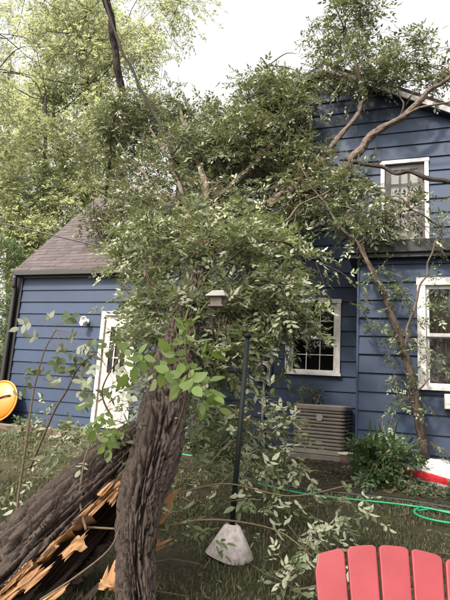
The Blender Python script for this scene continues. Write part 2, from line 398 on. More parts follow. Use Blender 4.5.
# grass blades on the part of the lawn the camera can see
def grass_field(n, pred, hmin, hmax, name, label, y0, y1, x0, x1):
    P = np.column_stack([rng.uniform(x0, x1, n), y0 + (y1-y0) * rng.random(n) ** 1.35])
    keep = []
    for i, (x, y) in enumerate(P):
        q = noise.noise((x*1.1, y*1.1, 3.3)) + .5*noise.noise((x*3.5, y*3.5, 9))
        if pred(x, y) and q > -.42 + .45*random.random(): keep.append((x, y, gbump(x, y), q))
    K = np.array(keep); k = len(K)
    base = K[:, :3]; a = rng.uniform(0, 2*np.pi, k); h = rng.uniform(hmin, hmax, k) * (1 + .5*np.clip(K[:, 3], -.5, .8))
    lean = rng.uniform(.15, 1.1, k); dx = np.cos(a); dy = np.sin(a); wv = rng.uniform(.0016, .0032, k) * (1 + .12 * base[:, 1])
    px_, py_ = -dy*wv, dx*wv
    def pt(t, s):
        hh = h*t*(1-.25*lean*t); ll = h*lean*t*t*.8
        return np.column_stack([base[:,0]+dx*ll+px_*s, base[:,1]+dy*ll+py_*s, base[:,2]+hh-.004])
    V = np.stack([pt(0, 1), pt(0, -1), pt(.55, -.8), pt(.55, .8), pt(1, 0)], 1).reshape(-1, 3)
    v = np.clip(rng.normal(.5, .3, k), 0, 1)
    o = mesh_np(name, V, rep_faces([(4, np.array([(0,1,2,3)])), (3, np.array([(3,2,4)]))], k, 5), M['grass'], vary=np.repeat(v, 5), kind='stuff')
    tag(o, label, 'grass'); return o

# ================================================================== HOUSE
D = 9.0; E_ = 0.265; Z0 = .45
BY = 7.5
house = empty('house', (-3.0, D, .4)); tag(house, 'blue lap-sided house with white-trimmed windows and low shingled wing', 'house')
hl = house.location.copy()
def H(o):      # parent to the house, keeping world coordinates
    o.parent = house; o.matrix_parent_inverse = Matrix.Translation(-hl); return o
def clip_poly(poly, a, b, c):           # keep a*x+b*z<=c
    out = []
    for i in range(len(poly)):
        p, q = poly[i], poly[(i+1) % len(poly)]; dp = a*p[0]+b*p[1]-c; dq = a*q[0]+b*q[1]-c
        if dp <= 0: out.append(p)
        if dp*dq < 0:
            t = dp/(dp-dq); out.append((p[0]+(q[0]-p[0])*t, p[1]+(q[1]-p[1])*t))
    return out
def pieces(x0, x1, z0, z1, openings, clips):
    xs = sorted({x0, x1, *[min(max(o[0], x0), x1) for o in openings], *[min(max(o[1], x0), x1) for o in openings]}); groups = []; cur = []
    for a, b in zip(xs[:-1], xs[1:]):
        zz = [(z0, z1)]
        for o in openings:
            if o[0] <= a+1e-6 and o[1] >= b-1e-6:
                nz = []
                for p, q in zz:
                    if o[2] > p: nz.append((p, min(q, o[2])))
                    if o[3] < q: nz.append((max(p, o[3]), q))
                zz = [s for s in nz if s[1]-s[0] > .004]
        polys = []
        for p, q in zz:
            poly = [(a, p), (b, p), (b, q), (a, q)]
            for c in clips:
                if poly: poly = clip_poly(poly, *c)
            if len(poly) >= 3: polys.append(poly)
        if polys: cur += polys
        elif cur: groups.append(cur); cur = []
    if cur: groups.append(cur)
    return groups
def wall_with_siding(label, x0, x1, z0, z1, Y, openings, clips=(), zbase=Z0):
    mb = MB()
    for g in pieces(x0, x1, z0-.25, z1, openings, clips):
        for p in g: mb.prism(p, lambda z: Y+.022, lambda z: Y+.14)
    wl = H(mb.build('wall', M['core'])); wl['label'] = label
    k = 0
    while True:
        a, b = zbase + k*E_, zbase + (k+1)*E_
        k += 1
        if a >= z1: break
        if b <= z0: continue
        a2, b2 = max(a, z0), min(b, z1)
        off = random.uniform(-.002, .002)
        for g in pieces(x0, x1, a2, b2, openings, clips):
            mb = MB()
            for p in g: mb.prism(p, lambda z: Y - .022 + .024*(z-a)/E_ + off, lambda z: Y + .019)
            o = mb.build('siding_board', M['siding']); o.parent = wl; o.matrix_parent_inverse = Matrix.Identity(4)
    return wl
XL, XM, XR = -8.03, -4.40, 4.2
PEAK = (-1.35, 7.71); RS = .54
EAVE = 3.72
win_main = (-1.92, -.945, 1.77, 3.14); win_up = (-.28, .535, 3.95, 5.72); win_small = (-2.25, -1.29, 4.54, 5.75)
win_second = (-3.55, -2.75, 1.9, 3.14); door_o = (-5.85, -5.0, .50, 2.89)
win_bay = (.27, 1.75, 1.57, 3.15)
wall_with_siding('blue siding wall of the low wing', XL, XM, .45, EAVE, D, [door_o])
wall_with_siding('blue siding gable wall behind the fallen crown', XM, XR, .45, 8.2, D, [win_main, win_up, win_small],
                 [(RS, 1, PEAK[1]+RS*PEAK[0]), (-RS, 1, PEAK[1]-RS*PEAK[0])])
wall_with_siding('blue siding wall of the flat-roofed bay', -.53, XR, .45, 3.50, BY, [win_bay])
# bay return wall, side and rear walls, floors: plain closed shell
sh = MB(); sh.box(-.53+.0, -.43, BY+.14, D-.025, .25, 3.5); sh.box(XR-.1, XR, BY+.14, D, .25, 3.5)
sh.box(XL, XL+.1, D+.14, 14.2, .25, EAVE); sh.box(XL, XR, 14.2, 14.3, .25, EAVE); sh.box(XR-.1, XR, D+.14, 14.2, .25, 5.0); sh.box(XM, XM+.1, D+.14, 14.2, 3.7, 6.4)
o = H(sh.build('side_walls', M['core']))
fl = MB(); fl.box(XL+.1, XR-.1, D+.141, 14.2, .5, .6); fl.box(XM+.1, XR-.1, D+.141, 14.2, 3.42, 3.5); H(fl.build('floor_slab', M['room']))
pw = MB(); pw.box(XM+.1, XR-.1, 10.6, 10.7, .601, 3.419); pw.box(XM+.1, XR-.1, 10.6, 10.7, 3.501, 6.2); H(pw.build('inner_wall', M['room']))
H(MB().box(-.43, XR-.1, BY+.141, D-.03, .45, .55).build('bay_floor', M['room']))
fo = MB(); fo.box(XL+.02, XM, D+.0, D+.14, -.1, .449); fo.box(XM, XR, D+.0, D+.14, -.1, .449); fo.box(-.51, XR, BY, BY+.14, -.1, .449); H(fo.build('foundation', M['foundation']))
# corner boards and downspout
for (x0, x1, y0, y1, z0, z1, nm, mt) in ((XL-.16, XL+.02, D-.045, D+.1, .45, EAVE, 'corner_board', 'dark_trim'), (-.56, -.528, BY-.03, BY+.1, .45, 3.5, 'corner_board', 'siding')):
    H(MB().box(x0, x1, y0, y1, z0, z1).build(nm, M[mt], bevel=.004))
ds = MB().tube(crom([(XL-.11, D-.16, 3.66), (XL-.11, D-.14, 3.45), (XL-.11, D-.11, 3.25), (XL-.11, D-.105, 2.0), (XL-.11, D-.105, .75), (XL-.12, D-.16, .58), (XL-.13, D-.4, .5)], 4), [.055]*25, 8)
H(ds.build('downspout', M['dark_trim'], smooth=True))
# wing roof: deck, fascia, gutter, shingles
RY0, RZ0, SL = 8.84, 3.79, 1.03; RIDGE_Y = 11.6
rx0, rx1 = XL-.13, XM
zr = lambda y: RZ0 + (y-RY0)*SL
dk = MB(); dk.add([(rx0, RY0, RZ0-.03), (rx1, RY0, RZ0-.03), (rx1, RIDGE_Y, zr(RIDGE_Y)-.03), (rx0, RIDGE_Y, zr(RIDGE_Y)-.03), (rx0, RY0+.06, RZ0-.14), (rx1, RY0+.06, RZ0-.14), (rx1, RIDGE_Y, zr(RIDGE_Y)-.16), (rx0, RIDGE_Y, zr(RIDGE_Y)-.16)],
        [(0,1,2,3),(7,6,5,4),(0,4,5,1),(1,5,6,2),(2,6,7,3),(3,7,4,0)])
dk.add([(rx0, 14.6, RZ0-.03), (rx1, 14.6, RZ0-.03), (rx1, RIDGE_Y+.005, zr(RIDGE_Y)-.03), (rx0, RIDGE_Y+.005, zr(RIDGE_Y)-.03)], [(3,2,1,0)])
roof = H(dk.build('roof', M['dark_trim'])); roof['label'] = 'brown shingled roof of the low wing'
V = []; Fq = []; vr = []; exp = .14; row = 0; yy = RY0 - .02; cs = 1/math.hypot(1, SL)
while yy < RIDGE_Y - .05:
    x = rx0 - .02 - random.random()*.3; 
    while x < rx1:
        wd = random.choice((.14, .2, .26, .33)); a, b = max(x, rx0-.02), min(x+wd-.006, rx1)
        if b - a > .02:
            th = random.choice((.008, .013, .018)); n0 = len(V); y2 = yy + exp*cs*1.3; j = random.uniform(-.006, .006)
            V += [(a, yy+j, zr(yy+j)+th+.012), (b, yy+j, zr(yy+j)+th+.012), (b, y2, zr(y2)+.004), (a, y2, zr(y2)+.004), (a, yy+j+.003, zr(yy+j)-.012), (b, yy+j+.003, zr(yy+j)-.012)]
            Fq += [(n0, n0+1, n0+2, n0+3), (n0+4, n0+5, n0+1, n0)]; vr += [min(max(random.gauss(.5, .28), 0), 1)]*6
        x += wd
    yy += exp*cs; row += 1
o = mesh_np('shingles', np.array(V), [(4, np.array(Fq))], M['shingle'], vary=np.array(vr), smooth=False, kind='stuff'); o.parent = roof
H(MB().box(rx0-.01, rx1, RY0-.035, RY0+.03, RZ0-.115, RZ0-.02).build('fascia_board', M['dark_trim'], bevel=.004))
H(MB().box(XL+.03, XM, D-.04, D+.02, EAVE-.075, EAVE-.02).build('frieze_strip', M['cream']))
H(MB().box(XL-.1, XM, RY0+.035, D-.046, EAVE-.015, EAVE+.0).build('soffit', M['dark_trim']))
# rake trim on the wing's left end
rk = MB(); rk.add([(rx0-.03, RY0, RZ0-.17), (rx0-.03, RIDGE_Y, zr(RIDGE_Y)-.17), (rx0-.03, RIDGE_Y, zr(RIDGE_Y)), (rx0-.03, RY0, RZ0), (rx0-.003, RY0, RZ0-.17), (rx0-.003, RIDGE_Y, zr(RIDGE_Y)-.17), (rx0-.003, RIDGE_Y, zr(RIDGE_Y)), (rx0-.003, RY0, RZ0)],
        [(3,2,1,0),(4,5,6,7),(0,1,5,4),(1,2,6,5),(2,3,7,6),(3,0,4,7)]); H(rk.build('rake_board', M['dark_trim']))
H(MB().prism([(XL, EAVE), (XL+.05, EAVE), (XL+.05, EAVE+.02), (XL, EAVE+.02)], lambda z: 9.2, lambda z: 14.).build('wall_plate', M['core']))
# main gable roof slabs with white rake boards
def roof_side(sgn, xe):
    ze = PEAK[1] - RS*abs(xe-PEAK[0]); y0, y1 = D-.16, 14.6
    poly = [(PEAK[0], PEAK[1]+.03), (xe, ze+.03), (xe, ze+.15), (PEAK[0], PEAK[1]+.17)]
    if sgn < 0: poly = poly[::-1]
    r = H(MB().prism(poly, lambda z: y0, lambda z: y1).build('roof', M['shingle'])); r['label'] = 'shingled gable roof of the tall part'
    poly = [(PEAK[0], PEAK[1]-.04), (xe, ze-.04), (xe, ze+.07), (PEAK[0], PEAK[1]+.07)]
    if sgn < 0: poly = poly[::-1]
    MBb = MB().prism(poly, lambda z: y0-.035, lambda z: y0-.003).build('rake_board', M['trim'] if sgn > 0 else M['dark_trim'], bevel=.003); H(MBb)
    poly = [(PEAK[0], PEAK[1]-.05), (xe, ze-.05), (xe, ze+.02), (PEAK[0], PEAK[1]+.02)]
    if sgn < 0: poly = poly[::-1]
    H(MB().prism(poly, lambda z: y0+.001, lambda z: D-.026).build('rake_soffit', M['siding']))
roof_side(1, XR+.25); roof_side(-1, XM-.25)
# bay flat roof and parapet fascia
bay_roof = H(MB().box(-.70, XR+.1, BY-.18, D-.026, 3.50, 3.69).build('roof', M['dark_trim'], bevel=.008)); bay_roof['label'] = 'flat dark roof slab of the bay'
H(MB().box(-.66, XR+.1, BY-.14, D-.026, 3.44, 3.499).build('soffit', M['dark_trim']))

# windows
def window(op, Y, sash_mat, cols, rows_top, rows_bot, muntin_mat, cover=None, mw=.014, casing=.085, label=None, double=True, sash_w=.05):
    x0, x1, z0, z1 = op
    wn = H(empty('window', ((x0+x1)/2, Y, z0))); wn.matrix_parent_inverse = Matrix.Translation(-hl)
    if label: wn['label'] = label
    base = Matrix.Translation(-Vector(((x0+x1)/2, Y, z0)))
    def put(mb, name, mat, bevel=.003):
        o = mb.build(name, mat, wn, bevel=bevel); o.matrix_parent_inverse = base; return o
    c = casing; yo, yi = Y-.05, Y+.06
    put(MB().box(x0, x0+c, yo, yi, z0+.05, z1-c), 'casing', M['trim']); put(MB().box(x1-c, x1, yo, yi, z0+.05, z1-c), 'casing', M['trim'])
    put(MB().box(x0-.01, x1+.01, yo-.006, yi, z1-c, z1), 'casing', M['trim'])
    put(MB().box(x0-.02, x1+.02, yo-.03, yi, z0, z0+.05), 'sill', M['trim'])
    a0, a1, b0, b1 = x0+c, x1-c, z0+.05, z1-c; s = sash_w
    zm = (b0+b1)/2 if double else b0
    def sash(p0, p1, q0, q1, y, rows, cols, nm):
        sf = MB(); sf.box(p0, p0+s, y, y+.035, q0, q1); sf.box(p1-s, p1, y, y+.035, q0, q1); sf.box(p0+s, p1-s, y, y+.035, q0, q0+s); sf.box(p0+s, p1-s, y, y+.035, q1-s, q1)
        put(sf, nm, sash_mat)
        for i in range(1, cols):
            x = p0+s+(p1-p0-2*s)*i/cols; put(MB().box(x-mw/2, x+mw/2, y+.005, y+.014, q0+s, q1-s), 'muntin', muntin_mat, 0)
        for i in range(1, rows):
            z = q0+s+(q1-q0-2*s)*i/rows; put(MB().box(p0+s, p1-s, y+.0035, y+.0155, z-mw/2, z+mw/2), 'muntin', muntin_mat, 0)
        for i in range(cols):
            for j in range(rows):
                xa, xb = p0+s+(p1-p0-2*s)*i/cols, p0+s+(p1-p0-2*s)*(i+1)/cols; za, zb = q0+s+(q1-q0-2*s)*j/rows, q0+s+(q1-q0-2*s)*(j+1)/rows
                tl = random.uniform(-.004, .004)
                put(MB().add([(xa, y+.018+tl, za), (xb, y+.018-tl, za), (xb, y+.018-tl, zb), (xa, y+.018+tl, zb)], [(0,1,2,3)]), 'pane', M['glass'], 0)
    if double:
        sash(a0, a1, zm-.02, b1, Y+.0, rows_top, cols, 'sash'); sash(a0, a1, b0, zm+.018, Y+.045, rows_bot, cols, 'sash')
    else: sash(a0, a1, b0, b1, Y+.0, rows_top, cols, 'sash')
    if cover == 'blind':
        nsl = int((b1-b0)/.03)
        bl = MB()
        for i in range(nsl):
            z = b0+.01+i*.03; bl.add([(a0+.01, Y+.050, z), (a1-.01, Y+.050, z), (a1-.01, Y+.062, z+.031), (a0+.01, Y+.062, z+.031)], [(0,1,2,3)])
        put(bl, 'blind', M['blind'], 0)
    elif cover == 'curtain':
        for xa, xb in ((a0, a0+.42*(a1-a0)), (a0+.66*(a1-a0), a1)):
            cu = MB(); n = 24; vv = []
            for i in range(n+1):
                x = xa+(xb-xa)*i/n; y = Y+.2+.03*math.sin(i*1.9); vv += [(x, y, b0-.05), (x, y+.01*math.sin(i), b1)]
            cu.add(vv, [(2*i, 2*i+2, 2*i+3, 2*i+1) for i in range(n)]); put(cu, 'curtain', M['curtain'], 0)
    return wn
window(win_main, D, M['trim'], 3, 2, 2, M['trim'], None, .012, .075, 'white double-hung window above the air conditioner')
window(win_up, D, M['brown_trim'], 3, 5, 0, M['brown_trim'], 'blind', .035, .07, 'upper window with dark brown grid over pale blinds', False, .11)
window(win_small, D, M['brown_trim'], 2, 2, 2, M['trim'], None, .012, .075, 'upper window mostly hidden behind fallen branches')
window(win_bay, BY, M['trim'], 2, 1, 1, M['trim'], 'curtain', .05, .11, 'large white bay window at the right edge')
# door
x0, x1, z0, z1 = door_o
dr = H(empty('door', ((x0+x1)/2, D, z0))); dbase = Matrix.Translation(-Vector(((x0+x1)/2, D, z0))); dr['label'] = 'white door with a small nine-pane window'
def dput(mb, name, mat, bevel=.003):
    o = mb.build(name, mat, dr, bevel=bevel); o.matrix_parent_inverse = dbase; return o
dput(MB().box(x0, x0+.085, D-.05, D+.06, z0, z1-.085), 'casing', M['trim']); dput(MB().box(x1-.085, x1, D-.05, D+.06, z0, z1-.085), 'casing', M['trim']); dput(MB().box(x0-.01, x1+.01, D-.056, D+.06, z1-.085, z1), 'casing', M['trim'])
M['door_paint'] = simple('door_paint', (.42, .36, .31), (.34, .29, .25), 4, .55)
a0, a1, b0, b1 = x0+.085, x1-.085, z0+.03, z1-.085; wz0, wz1 = b0+1.08, b1-.22; wx0, wx1 = a0+.13, a1-.13
lf_ = MB(); lf_.box(a0, wx0, D+.0, D+.045, b0, b1); lf_.box(wx1, a1, D+.0, D+.045, b0, b1); lf_.box(wx0, wx1, D+.0, D+.045, b0, wz0); lf_.box(wx0, wx1, D+.0, D+.045, wz1, b1)
dput(lf_, 'leaf', M['door_paint'], 0)
for xa, xb in ((a0+.1, (a0+a1)/2-.03), ((a0+a1)/2+.03, a1-.1)): dput(MB().box(xa, xb, D-.012, D-.001, b0+.16, b0+.95), 'panel', M['door_paint'], .008)
for i in range(3):
    for j in range(3):
        xa = wx0+(wx1-wx0)*i/3; xb = wx0+(wx1-wx0)*(i+1)/3; za = wz0+(wz1-wz0)*j/3; zb = wz0+(wz1-wz0)*(j+1)/3
        dput(MB().add([(xa, D+.02, za), (xb, D+.02, za), (xb, D+.02, zb), (xa, D+.02, zb)], [(0,1,2,3)]), 'pane', M['glass'], 0)
for i in range(4):
    x = wx0+(wx1-wx0)*i/3; dput(MB().box(x-.012, x+.012, D-.004, D+.015, wz0-.01, wz1+.01), 'muntin', M['door_paint'], 0)
    z = wz0+(wz1-wz0)*i/3; dput(MB().box(wx0-.01, wx1+.01, D-.006, D+.013, z-.012, z+.012), 'muntin', M['door_paint'], 0)
kn = MB().lathe([(0, 0), (.028, .0), (.028, .01), (.012, .015), (.012, .04), (.03, .05), (.03, .07), (0, .08)], 16)
M['metal'] = simple('brushed_metal', (.45, .42, .38), None, 20, .35, metallic=1)
dput(MB().add([Matrix.Translation((a1-.06, D, b0+.95)) @ Matrix.Rotation(rad(90), 4, 'X') @ Vector(v) for v in kn.v], kn.f), 'handle', M['metal'], 0)

# ================================================================== FIXTURES ON THE WALL
M['plastic_white'] = simple('white_plastic', (.72, .70, .66), (.6, .58, .55), 8, .45)
M['meter_grey'] = simple('meter_grey', (.27, .26, .24), (.2, .195, .18), 14, .5)
p = at(88, 322, D); lamp = empty('wall_light', (p.x, D-.025, p.z)); tag(lamp, 'white twin floodlight on the blue wing wall beside the door', 'light')
rx = Matrix.Rotation(rad(90), 4, 'X')
bs_ = MB().lathe([(0, 0), (.06, 0), (.06, .02), (.045, .035), (0, .035)], 20); bs_.build('base_plate', M['plastic_white'], lamp, True, tf=rx)
for s, zz in ((-1, .055), (1, -.02)):
    hd = MB().lathe([(0, 0), (.022, 0), (.025, .03), (.06, .12), (.066, .14), (.058, .142), (.03, .10), (0, .09)], 18)
    q = Vector((.0 + .03*s, -.05, zz)); tf = Matrix.Translation(q) @ Matrix.Rotation(rad(62*s), 4, 'Y').to_4x4() @ Matrix.Rotation(rad(115), 4, 'X')
    hd.build('lamp_head', M['plastic_white'], lamp, True, tf=tf)
    MB().tube([(0, -.03, 0), tuple(q)], [.014, .014], 8).build('arm', M['plastic_white'], lamp)
p = at(264.5, 371, D); meter = empty('electric_meter', (p.x, D-.024, p.z)); tag(meter, 'pale grey electric meter box on the shaded blue wall', 'meter')
MB().box(-.14, .14, -.12, .0, -.2, .17).build('box', M['meter_grey'], meter, bevel=.012)
mg = MB().lathe([(0, 0), (.105, 0), (.105, .02), (.085, .03), (.085, .09), (.07, .11), (0, .112)], 24); mg.build('meter_dial', M['dark_trim'], meter, True, tf=Matrix.Translation((0, -.12, .02)) @ rx)
MB().lathe([(.086, 0), (.112, 0), (.112, .025), (.086, .025)], 24).build('ring', M['metal'], meter, True, tf=Matrix.Translation((0, -.12, .02)) @ rx)
MB().tube([(.02, -.05, -.2), (.02, -.05, -1.15)], [.024]*2, 10).build('conduit', M['meter_grey'], meter, True)
MB().tube([(-.02, -.05, .17), (-.02, -.05, 2.6)], [.03]*2, 10).build('conduit', M['meter_grey'], meter, True)
p = at(452, 402, BY); vent = empty('dryer_vent', (p.x, BY-.024, p.z)); tag(vent, 'white plastic vent hood on the wall under the bay window', 'vent')
MB().prism([(-.1, -.1), (.1, -.1), (.1, .1), (-.1, .1)], lambda z: -.10+.4*(z-.1)*-.5*.6, lambda z: 0).build('hood', M['plastic_white'], vent, bevel=.008)
for k in range(3): MB().box(-.085, .085, -.17, -.165, -.085+k*.055, -.04+k*.055).build('louvre', M['plastic_white'], vent)
cab = [at(-90, 205, 8.2), at(0, 223, 8.3), at(60, 237, 8.4), at(120, 251, 8.6), at(170, 262, 8.85), Vector((at(178, 262, D).x, D-.02, at(178, 262, D).z))]
M['cable'] = simple('black_cable', (.02, .02, .022), None, 10, .6)
cb = MB(); cp = crom(cab, 8); cb.tube(cp, [.015]*len(cp), 8); tag(cb.build('overhead_cable', M['cable'], smooth=True), 'black overhead cable crossing in front of the wing roof', 'cable')
# ================================================================== AIR CONDITIONER
M['ac_beige'] = simple('ac_beige', (.19, .16, .136), (.15, .125, .107), 6, .5, bs=.05)
acp = at(319, 452, 8.25); AW, AD, AH = .84, .74, .74
ac = empty('air_conditioner', (acp.x, 8.25+AD/2, .40), rad(-4)); tag(ac, 'beige louvred air conditioner unit below the white double-hung window', 'air conditioner')
MB().box(-AW/2-.06, AW/2+.06, -AD/2-.06, AD/2+.06, -.12, .10).build('pad', M['foundation'], ac, bevel=.01)
zb = .13
def rrect(w_, d_, r, n=5):
    out = []
    for cx, cy, a in ((w_/2-r, -d_/2+r, -90), (w_/2-r, d_/2-r, 0), (-w_/2+r, d_/2-r, 90), (-w_/2+r, -d_/2+r, 180)):
        for i in range(n+1):
            t = rad(a+90*i/n); out.append((cx+r*math.cos(t), cy+r*math.sin(t)))
    return out
def ring_mesh(mb, prof, r=.09):        # prof: list of (inset, z)
    rings = []
    for ins, z in prof: rings.append([(x, y, z) for x, y in rrect(AW-2*ins, AD-2*ins, max(r-ins, .01))])
    n = len(rings[0]); v = [p_ for rg in rings for p_ in rg]
    f = [(i*n+k, i*n+(k+1) % n, (i+1)*n+(k+1) % n, (i+1)*n+k) for i in range(len(rings)-1) for k in range(n)]
    mb.add(v, f); return mb
ring_mesh(MB(), [(.03, zb-.02), (0, zb-.02), (0, zb+.05), (.03, zb+.05)]).build('base_pan', M['ac_beige'], ac)
ring_mesh(MB(), [(.055, zb), (.055, zb+AH-.04)]).build('coil', M['dark_trim'], ac)
nl = 11
for k in range(nl):
    z = zb+.06+k*(AH-.13)/nl; h_ = (AH-.13)/nl
    ring_mesh(MB(), [(.05, z+.002), (.004, z+.006), (.0, z+h_*.5), (.022, z+h_*.80), (.05, z+h_*.82)]).build('louvre', M['ac_beige'], ac)
ring_mesh(MB(), [(.05, zb+AH-.08), (-.012, zb+AH-.075), (-.015, zb+AH-.02), (.0, zb+AH), (.05, zb+AH), (.07, zb+AH-.05)]).build('top_rim', M['ac_beige'], ac)
gr = MB()
for k in range(1, 7): gr.lathe([(k*.05, 0), (k*.05+.004, .004), (k*.05, .008), (k*.05-.004, .004), (k*.05, 0)], 28, (0, 0, zb+AH-.03))
for k in range(8):
    a = math.pi*k/8; gr.tube([(-.34*math.cos(a), -.31*math.sin(a), zb+AH-.035), (.34*math.cos(a), .31*math.sin(a), zb+AH-.035)], [.004]*2, 4)
gr.build('fan_grille', M['dark_trim'], ac)
MB().lathe([(0, 0), (.055, 0), (.055, .008), (0, .01)], 20).build('badge', M['meter_grey'], ac, False, tf=Matrix.Translation((.02, -AD/2-.003, zb+AH-.20)) @ rx)

# ================================================================== GARDEN BED, EDGING, SMALL THINGS
bed_pts = [(-8.6, 8.35), (-4.5, 8.3), (-3.2, 7.4), (-2.2, 6.6), (-1.2, 6.35), (-.3, 6.3), (.6, 6.25), (2.4, 6.1), (4.5, 6.1)]
bp = crom([(x, y, 0) for x, y in bed_pts], 6)
V = []; 
for q in bp:
    y2 = (D+.05 if q.x < -.5 else BY+.05)
    for k in range(9):
        y = q.y + (y2-q.y)*k/8; V.append((q.x, y, gbump(q.x, y) + .012 + .035*min(1, k/1.5)*(1 if 0 < k else 0) + .012*noise.noise((q.x*5, y*5, 1))))
Fb = [(i*9+k, (i+1)*9+k, (i+1)*9+k+1, i*9+k+1) for i in range(len(bp)-1) for k in range(8)]
bed = mesh_np('garden_bed', np.array(V), [(4, np.array(Fb))], M['mulch']); tag(bed, 'dark mulch bed along the house', kind='structure')
ed = [Vector((q.x, q.y-.02, gbump(q.x, q.y)+.008)) for q in bp if q.x > -2.6]
tag(MB().tube(ed, [.03]*len(ed), 8).build('garden_edging', M['dark_trim'], smooth=True), 'dark plastic edging between lawn and mulch bed', 'edging')
M['timber'] = simple('old_timber', (.125, .085, .065), (.07, .05, .042), 9, .9, (.15, 1, 1), .6)
for i, (xa, xb) in enumerate(((-9.2, -6.85), (-6.82, -4.7))):
    mb = MB().box(xa, xb, 8.18, 8.31, .36, .50); o = mb.build('landscape_timber', M['timber'], bevel=.02)
    tag(o, ('brown landscape timber under the orange disc', 'brown landscape timber in front of the white door')[i], 'timber', 'landscape timbers along the wing')
# mulch bits: bark chips
ch = []; 
n = 2600; xs = rng.uniform(-2.2, 2.6, n); ys = rng.uniform(6.3, 8.9, n)
lf = [np.array([(x, y, gbump(x, y)+.052) for x, y in zip(xs, ys)]), rng.normal(0, 1, (n, 3))*[1,1,.2], np.array([0,0,1.])+rng.normal(0, .35, (n, 3)), rng.uniform(.03, .08, n)]
kp = np.array([(y < (8.9 if x < -.6 else 7.45)) and y > 6.42 for x, y in zip(xs, ys)]); lf = [a[kp] for a in lf]
M['chip'] = leaf_mat('bark_chip', (.055, .035, .026), (.12, .075, .052), (.09, .06, .045), (.05, .03, .02), .03, False, .9)
tag(foliage('bark_chips', lf, M['chip'], None), 'scattered bark chips on the mulch bed', 'mulch')

# orange disc leaning on the wall
M['orange'] = simple('orange_plastic', (.50, .155, .010), (.42, .12, .008), 5, .45)
odp = at(2, 405, 8.8); od = empty('saucer_sled', (odp.x, 8.72, .47)); tag(od, 'round orange plastic saucer leaning against the wing at left edge', 'saucer')
oR = .44
tfo = Matrix.Translation((0, 0, oR)) @ Matrix.Rotation(rad(78), 4, 'X') @ Matrix.Scale(.88, 4)
MB().lathe([(0, .12), (.15, .115), (.30, .085), (.42, .03), (.465, .0), (.465, -.008), (.41, .018), (.29, .072), (.14, .1), (0, .105)], 48).build('dish', M['orange'], od, True, tf=tfo)
MB().lathe([(.46, -.012), (.50, -.012), (.503, .0), (.50, .012), (.46, .012), (.46, -.012)], 48).build('rim', M['orange'], od, True, tf=tfo)
MB().tube([tfo @ Vector(q) for q in ((-.02, -.02, .122), (.12, .06, .14), (.24, .11, .13), (.33, .13, .08))], [.015]*4, 8).build('handle_strap', M['dark_trim'], od, True)

# flower pot with pale rim
M['terracotta'] = simple('clay_pot', (.15, .085, .06), (.10, .06, .045), 9, .8)
M['rim_pale'] = simple('pale_rim', (.50, .50, .36), (.42, .40, .28), 9, .7)
pp = at(347, 453, 7.95); pot = empty('flower_pot', (pp.x, 7.95, gbump(pp.x, 7.95)+.045)); tag(pot, 'brown pot with a pale rim beside the air conditioner', 'pot')
hp = pp.z - pot.location.z
MB().lathe([(0, 0), (.075, 0), (.115, hp-.02), (.10, hp-.02), (.08, .02), (0, .02)], 24).build('body', M['terracotta'], pot, True)
MB().lathe([(.105, hp-.022), (.135, hp-.022), (.14, hp), (.118, hp+.004), (.105, hp-.01), (.105, hp-.022)], 28).build('rim', M['rim_pale'], pot, True)
MB().lathe([(0, hp-.05), (.10, hp-.05), (.10, hp-.055), (0, hp-.055)], 20).build('soil', M['mulch'], pot)

# soil bag: slumped plastic sack, red band
def bag_mat():
    m, t, b = new_mat('bag_plastic'); at_ = nd(t, 'ShaderNodeAttribute'); at_.attribute_name = 'vary'
    c = ramp(t, at_.outputs['Fac'], [(0, (.46, .445, .44)), (.36, (.46, .445, .44)), (.37, (.42, .02, .03)), (.50, (.42, .02, .03)), (.51, (.46, .445, .44))])
    t.links.new(c, b.inputs['Base Color']); b.inputs['Roughness'].default_value = .3; bump(t, b, noise_tex(t, 14, 4), .7, .02); return m
M['bag'] = bag_mat()
nu, nv = 28, 20; V = []; vr = []
for j in range(nv+1):
    for i in range(nu):
        a = 2*math.pi*i/nu; t = j/nv; ph = math.pi*t
        x = .44*math.copysign(abs(math.cos(a))**.6, math.cos(a))*math.sin(ph)**.5
        y = .17*math.copysign(abs(math.sin(a))**.7, math.sin(a))*math.sin(ph)**.5
        z = .17*(1-math.cos(ph)) * (1-.35*(x/.44)**2) + .03*noise.noise((x*7, y*7, t*4)); V.append((x, y, max(z, 0))); vr.append(.15 + .9*t*.8 + .1*x)
f = np.array([(j*nu+i, j*nu+(i+1) % nu, (j+1)*nu+(i+1) % nu, (j+1)*nu+i) for j in range(nv) for i in range(nu)])
bgp = at(438, 482, 7.1); o = mesh_np('soil_bag', np.array(V), [(4, f)], M['bag'], vary=np.array(vr)); o.location = (bgp.x+.0, 7.12, gbump(bgp.x, 7.1)+.05); o.rotation_euler = (0, rad(6), rad(-8)); tag(o, 'slumped white plastic sack with a red band by the bay wall', 'bag')

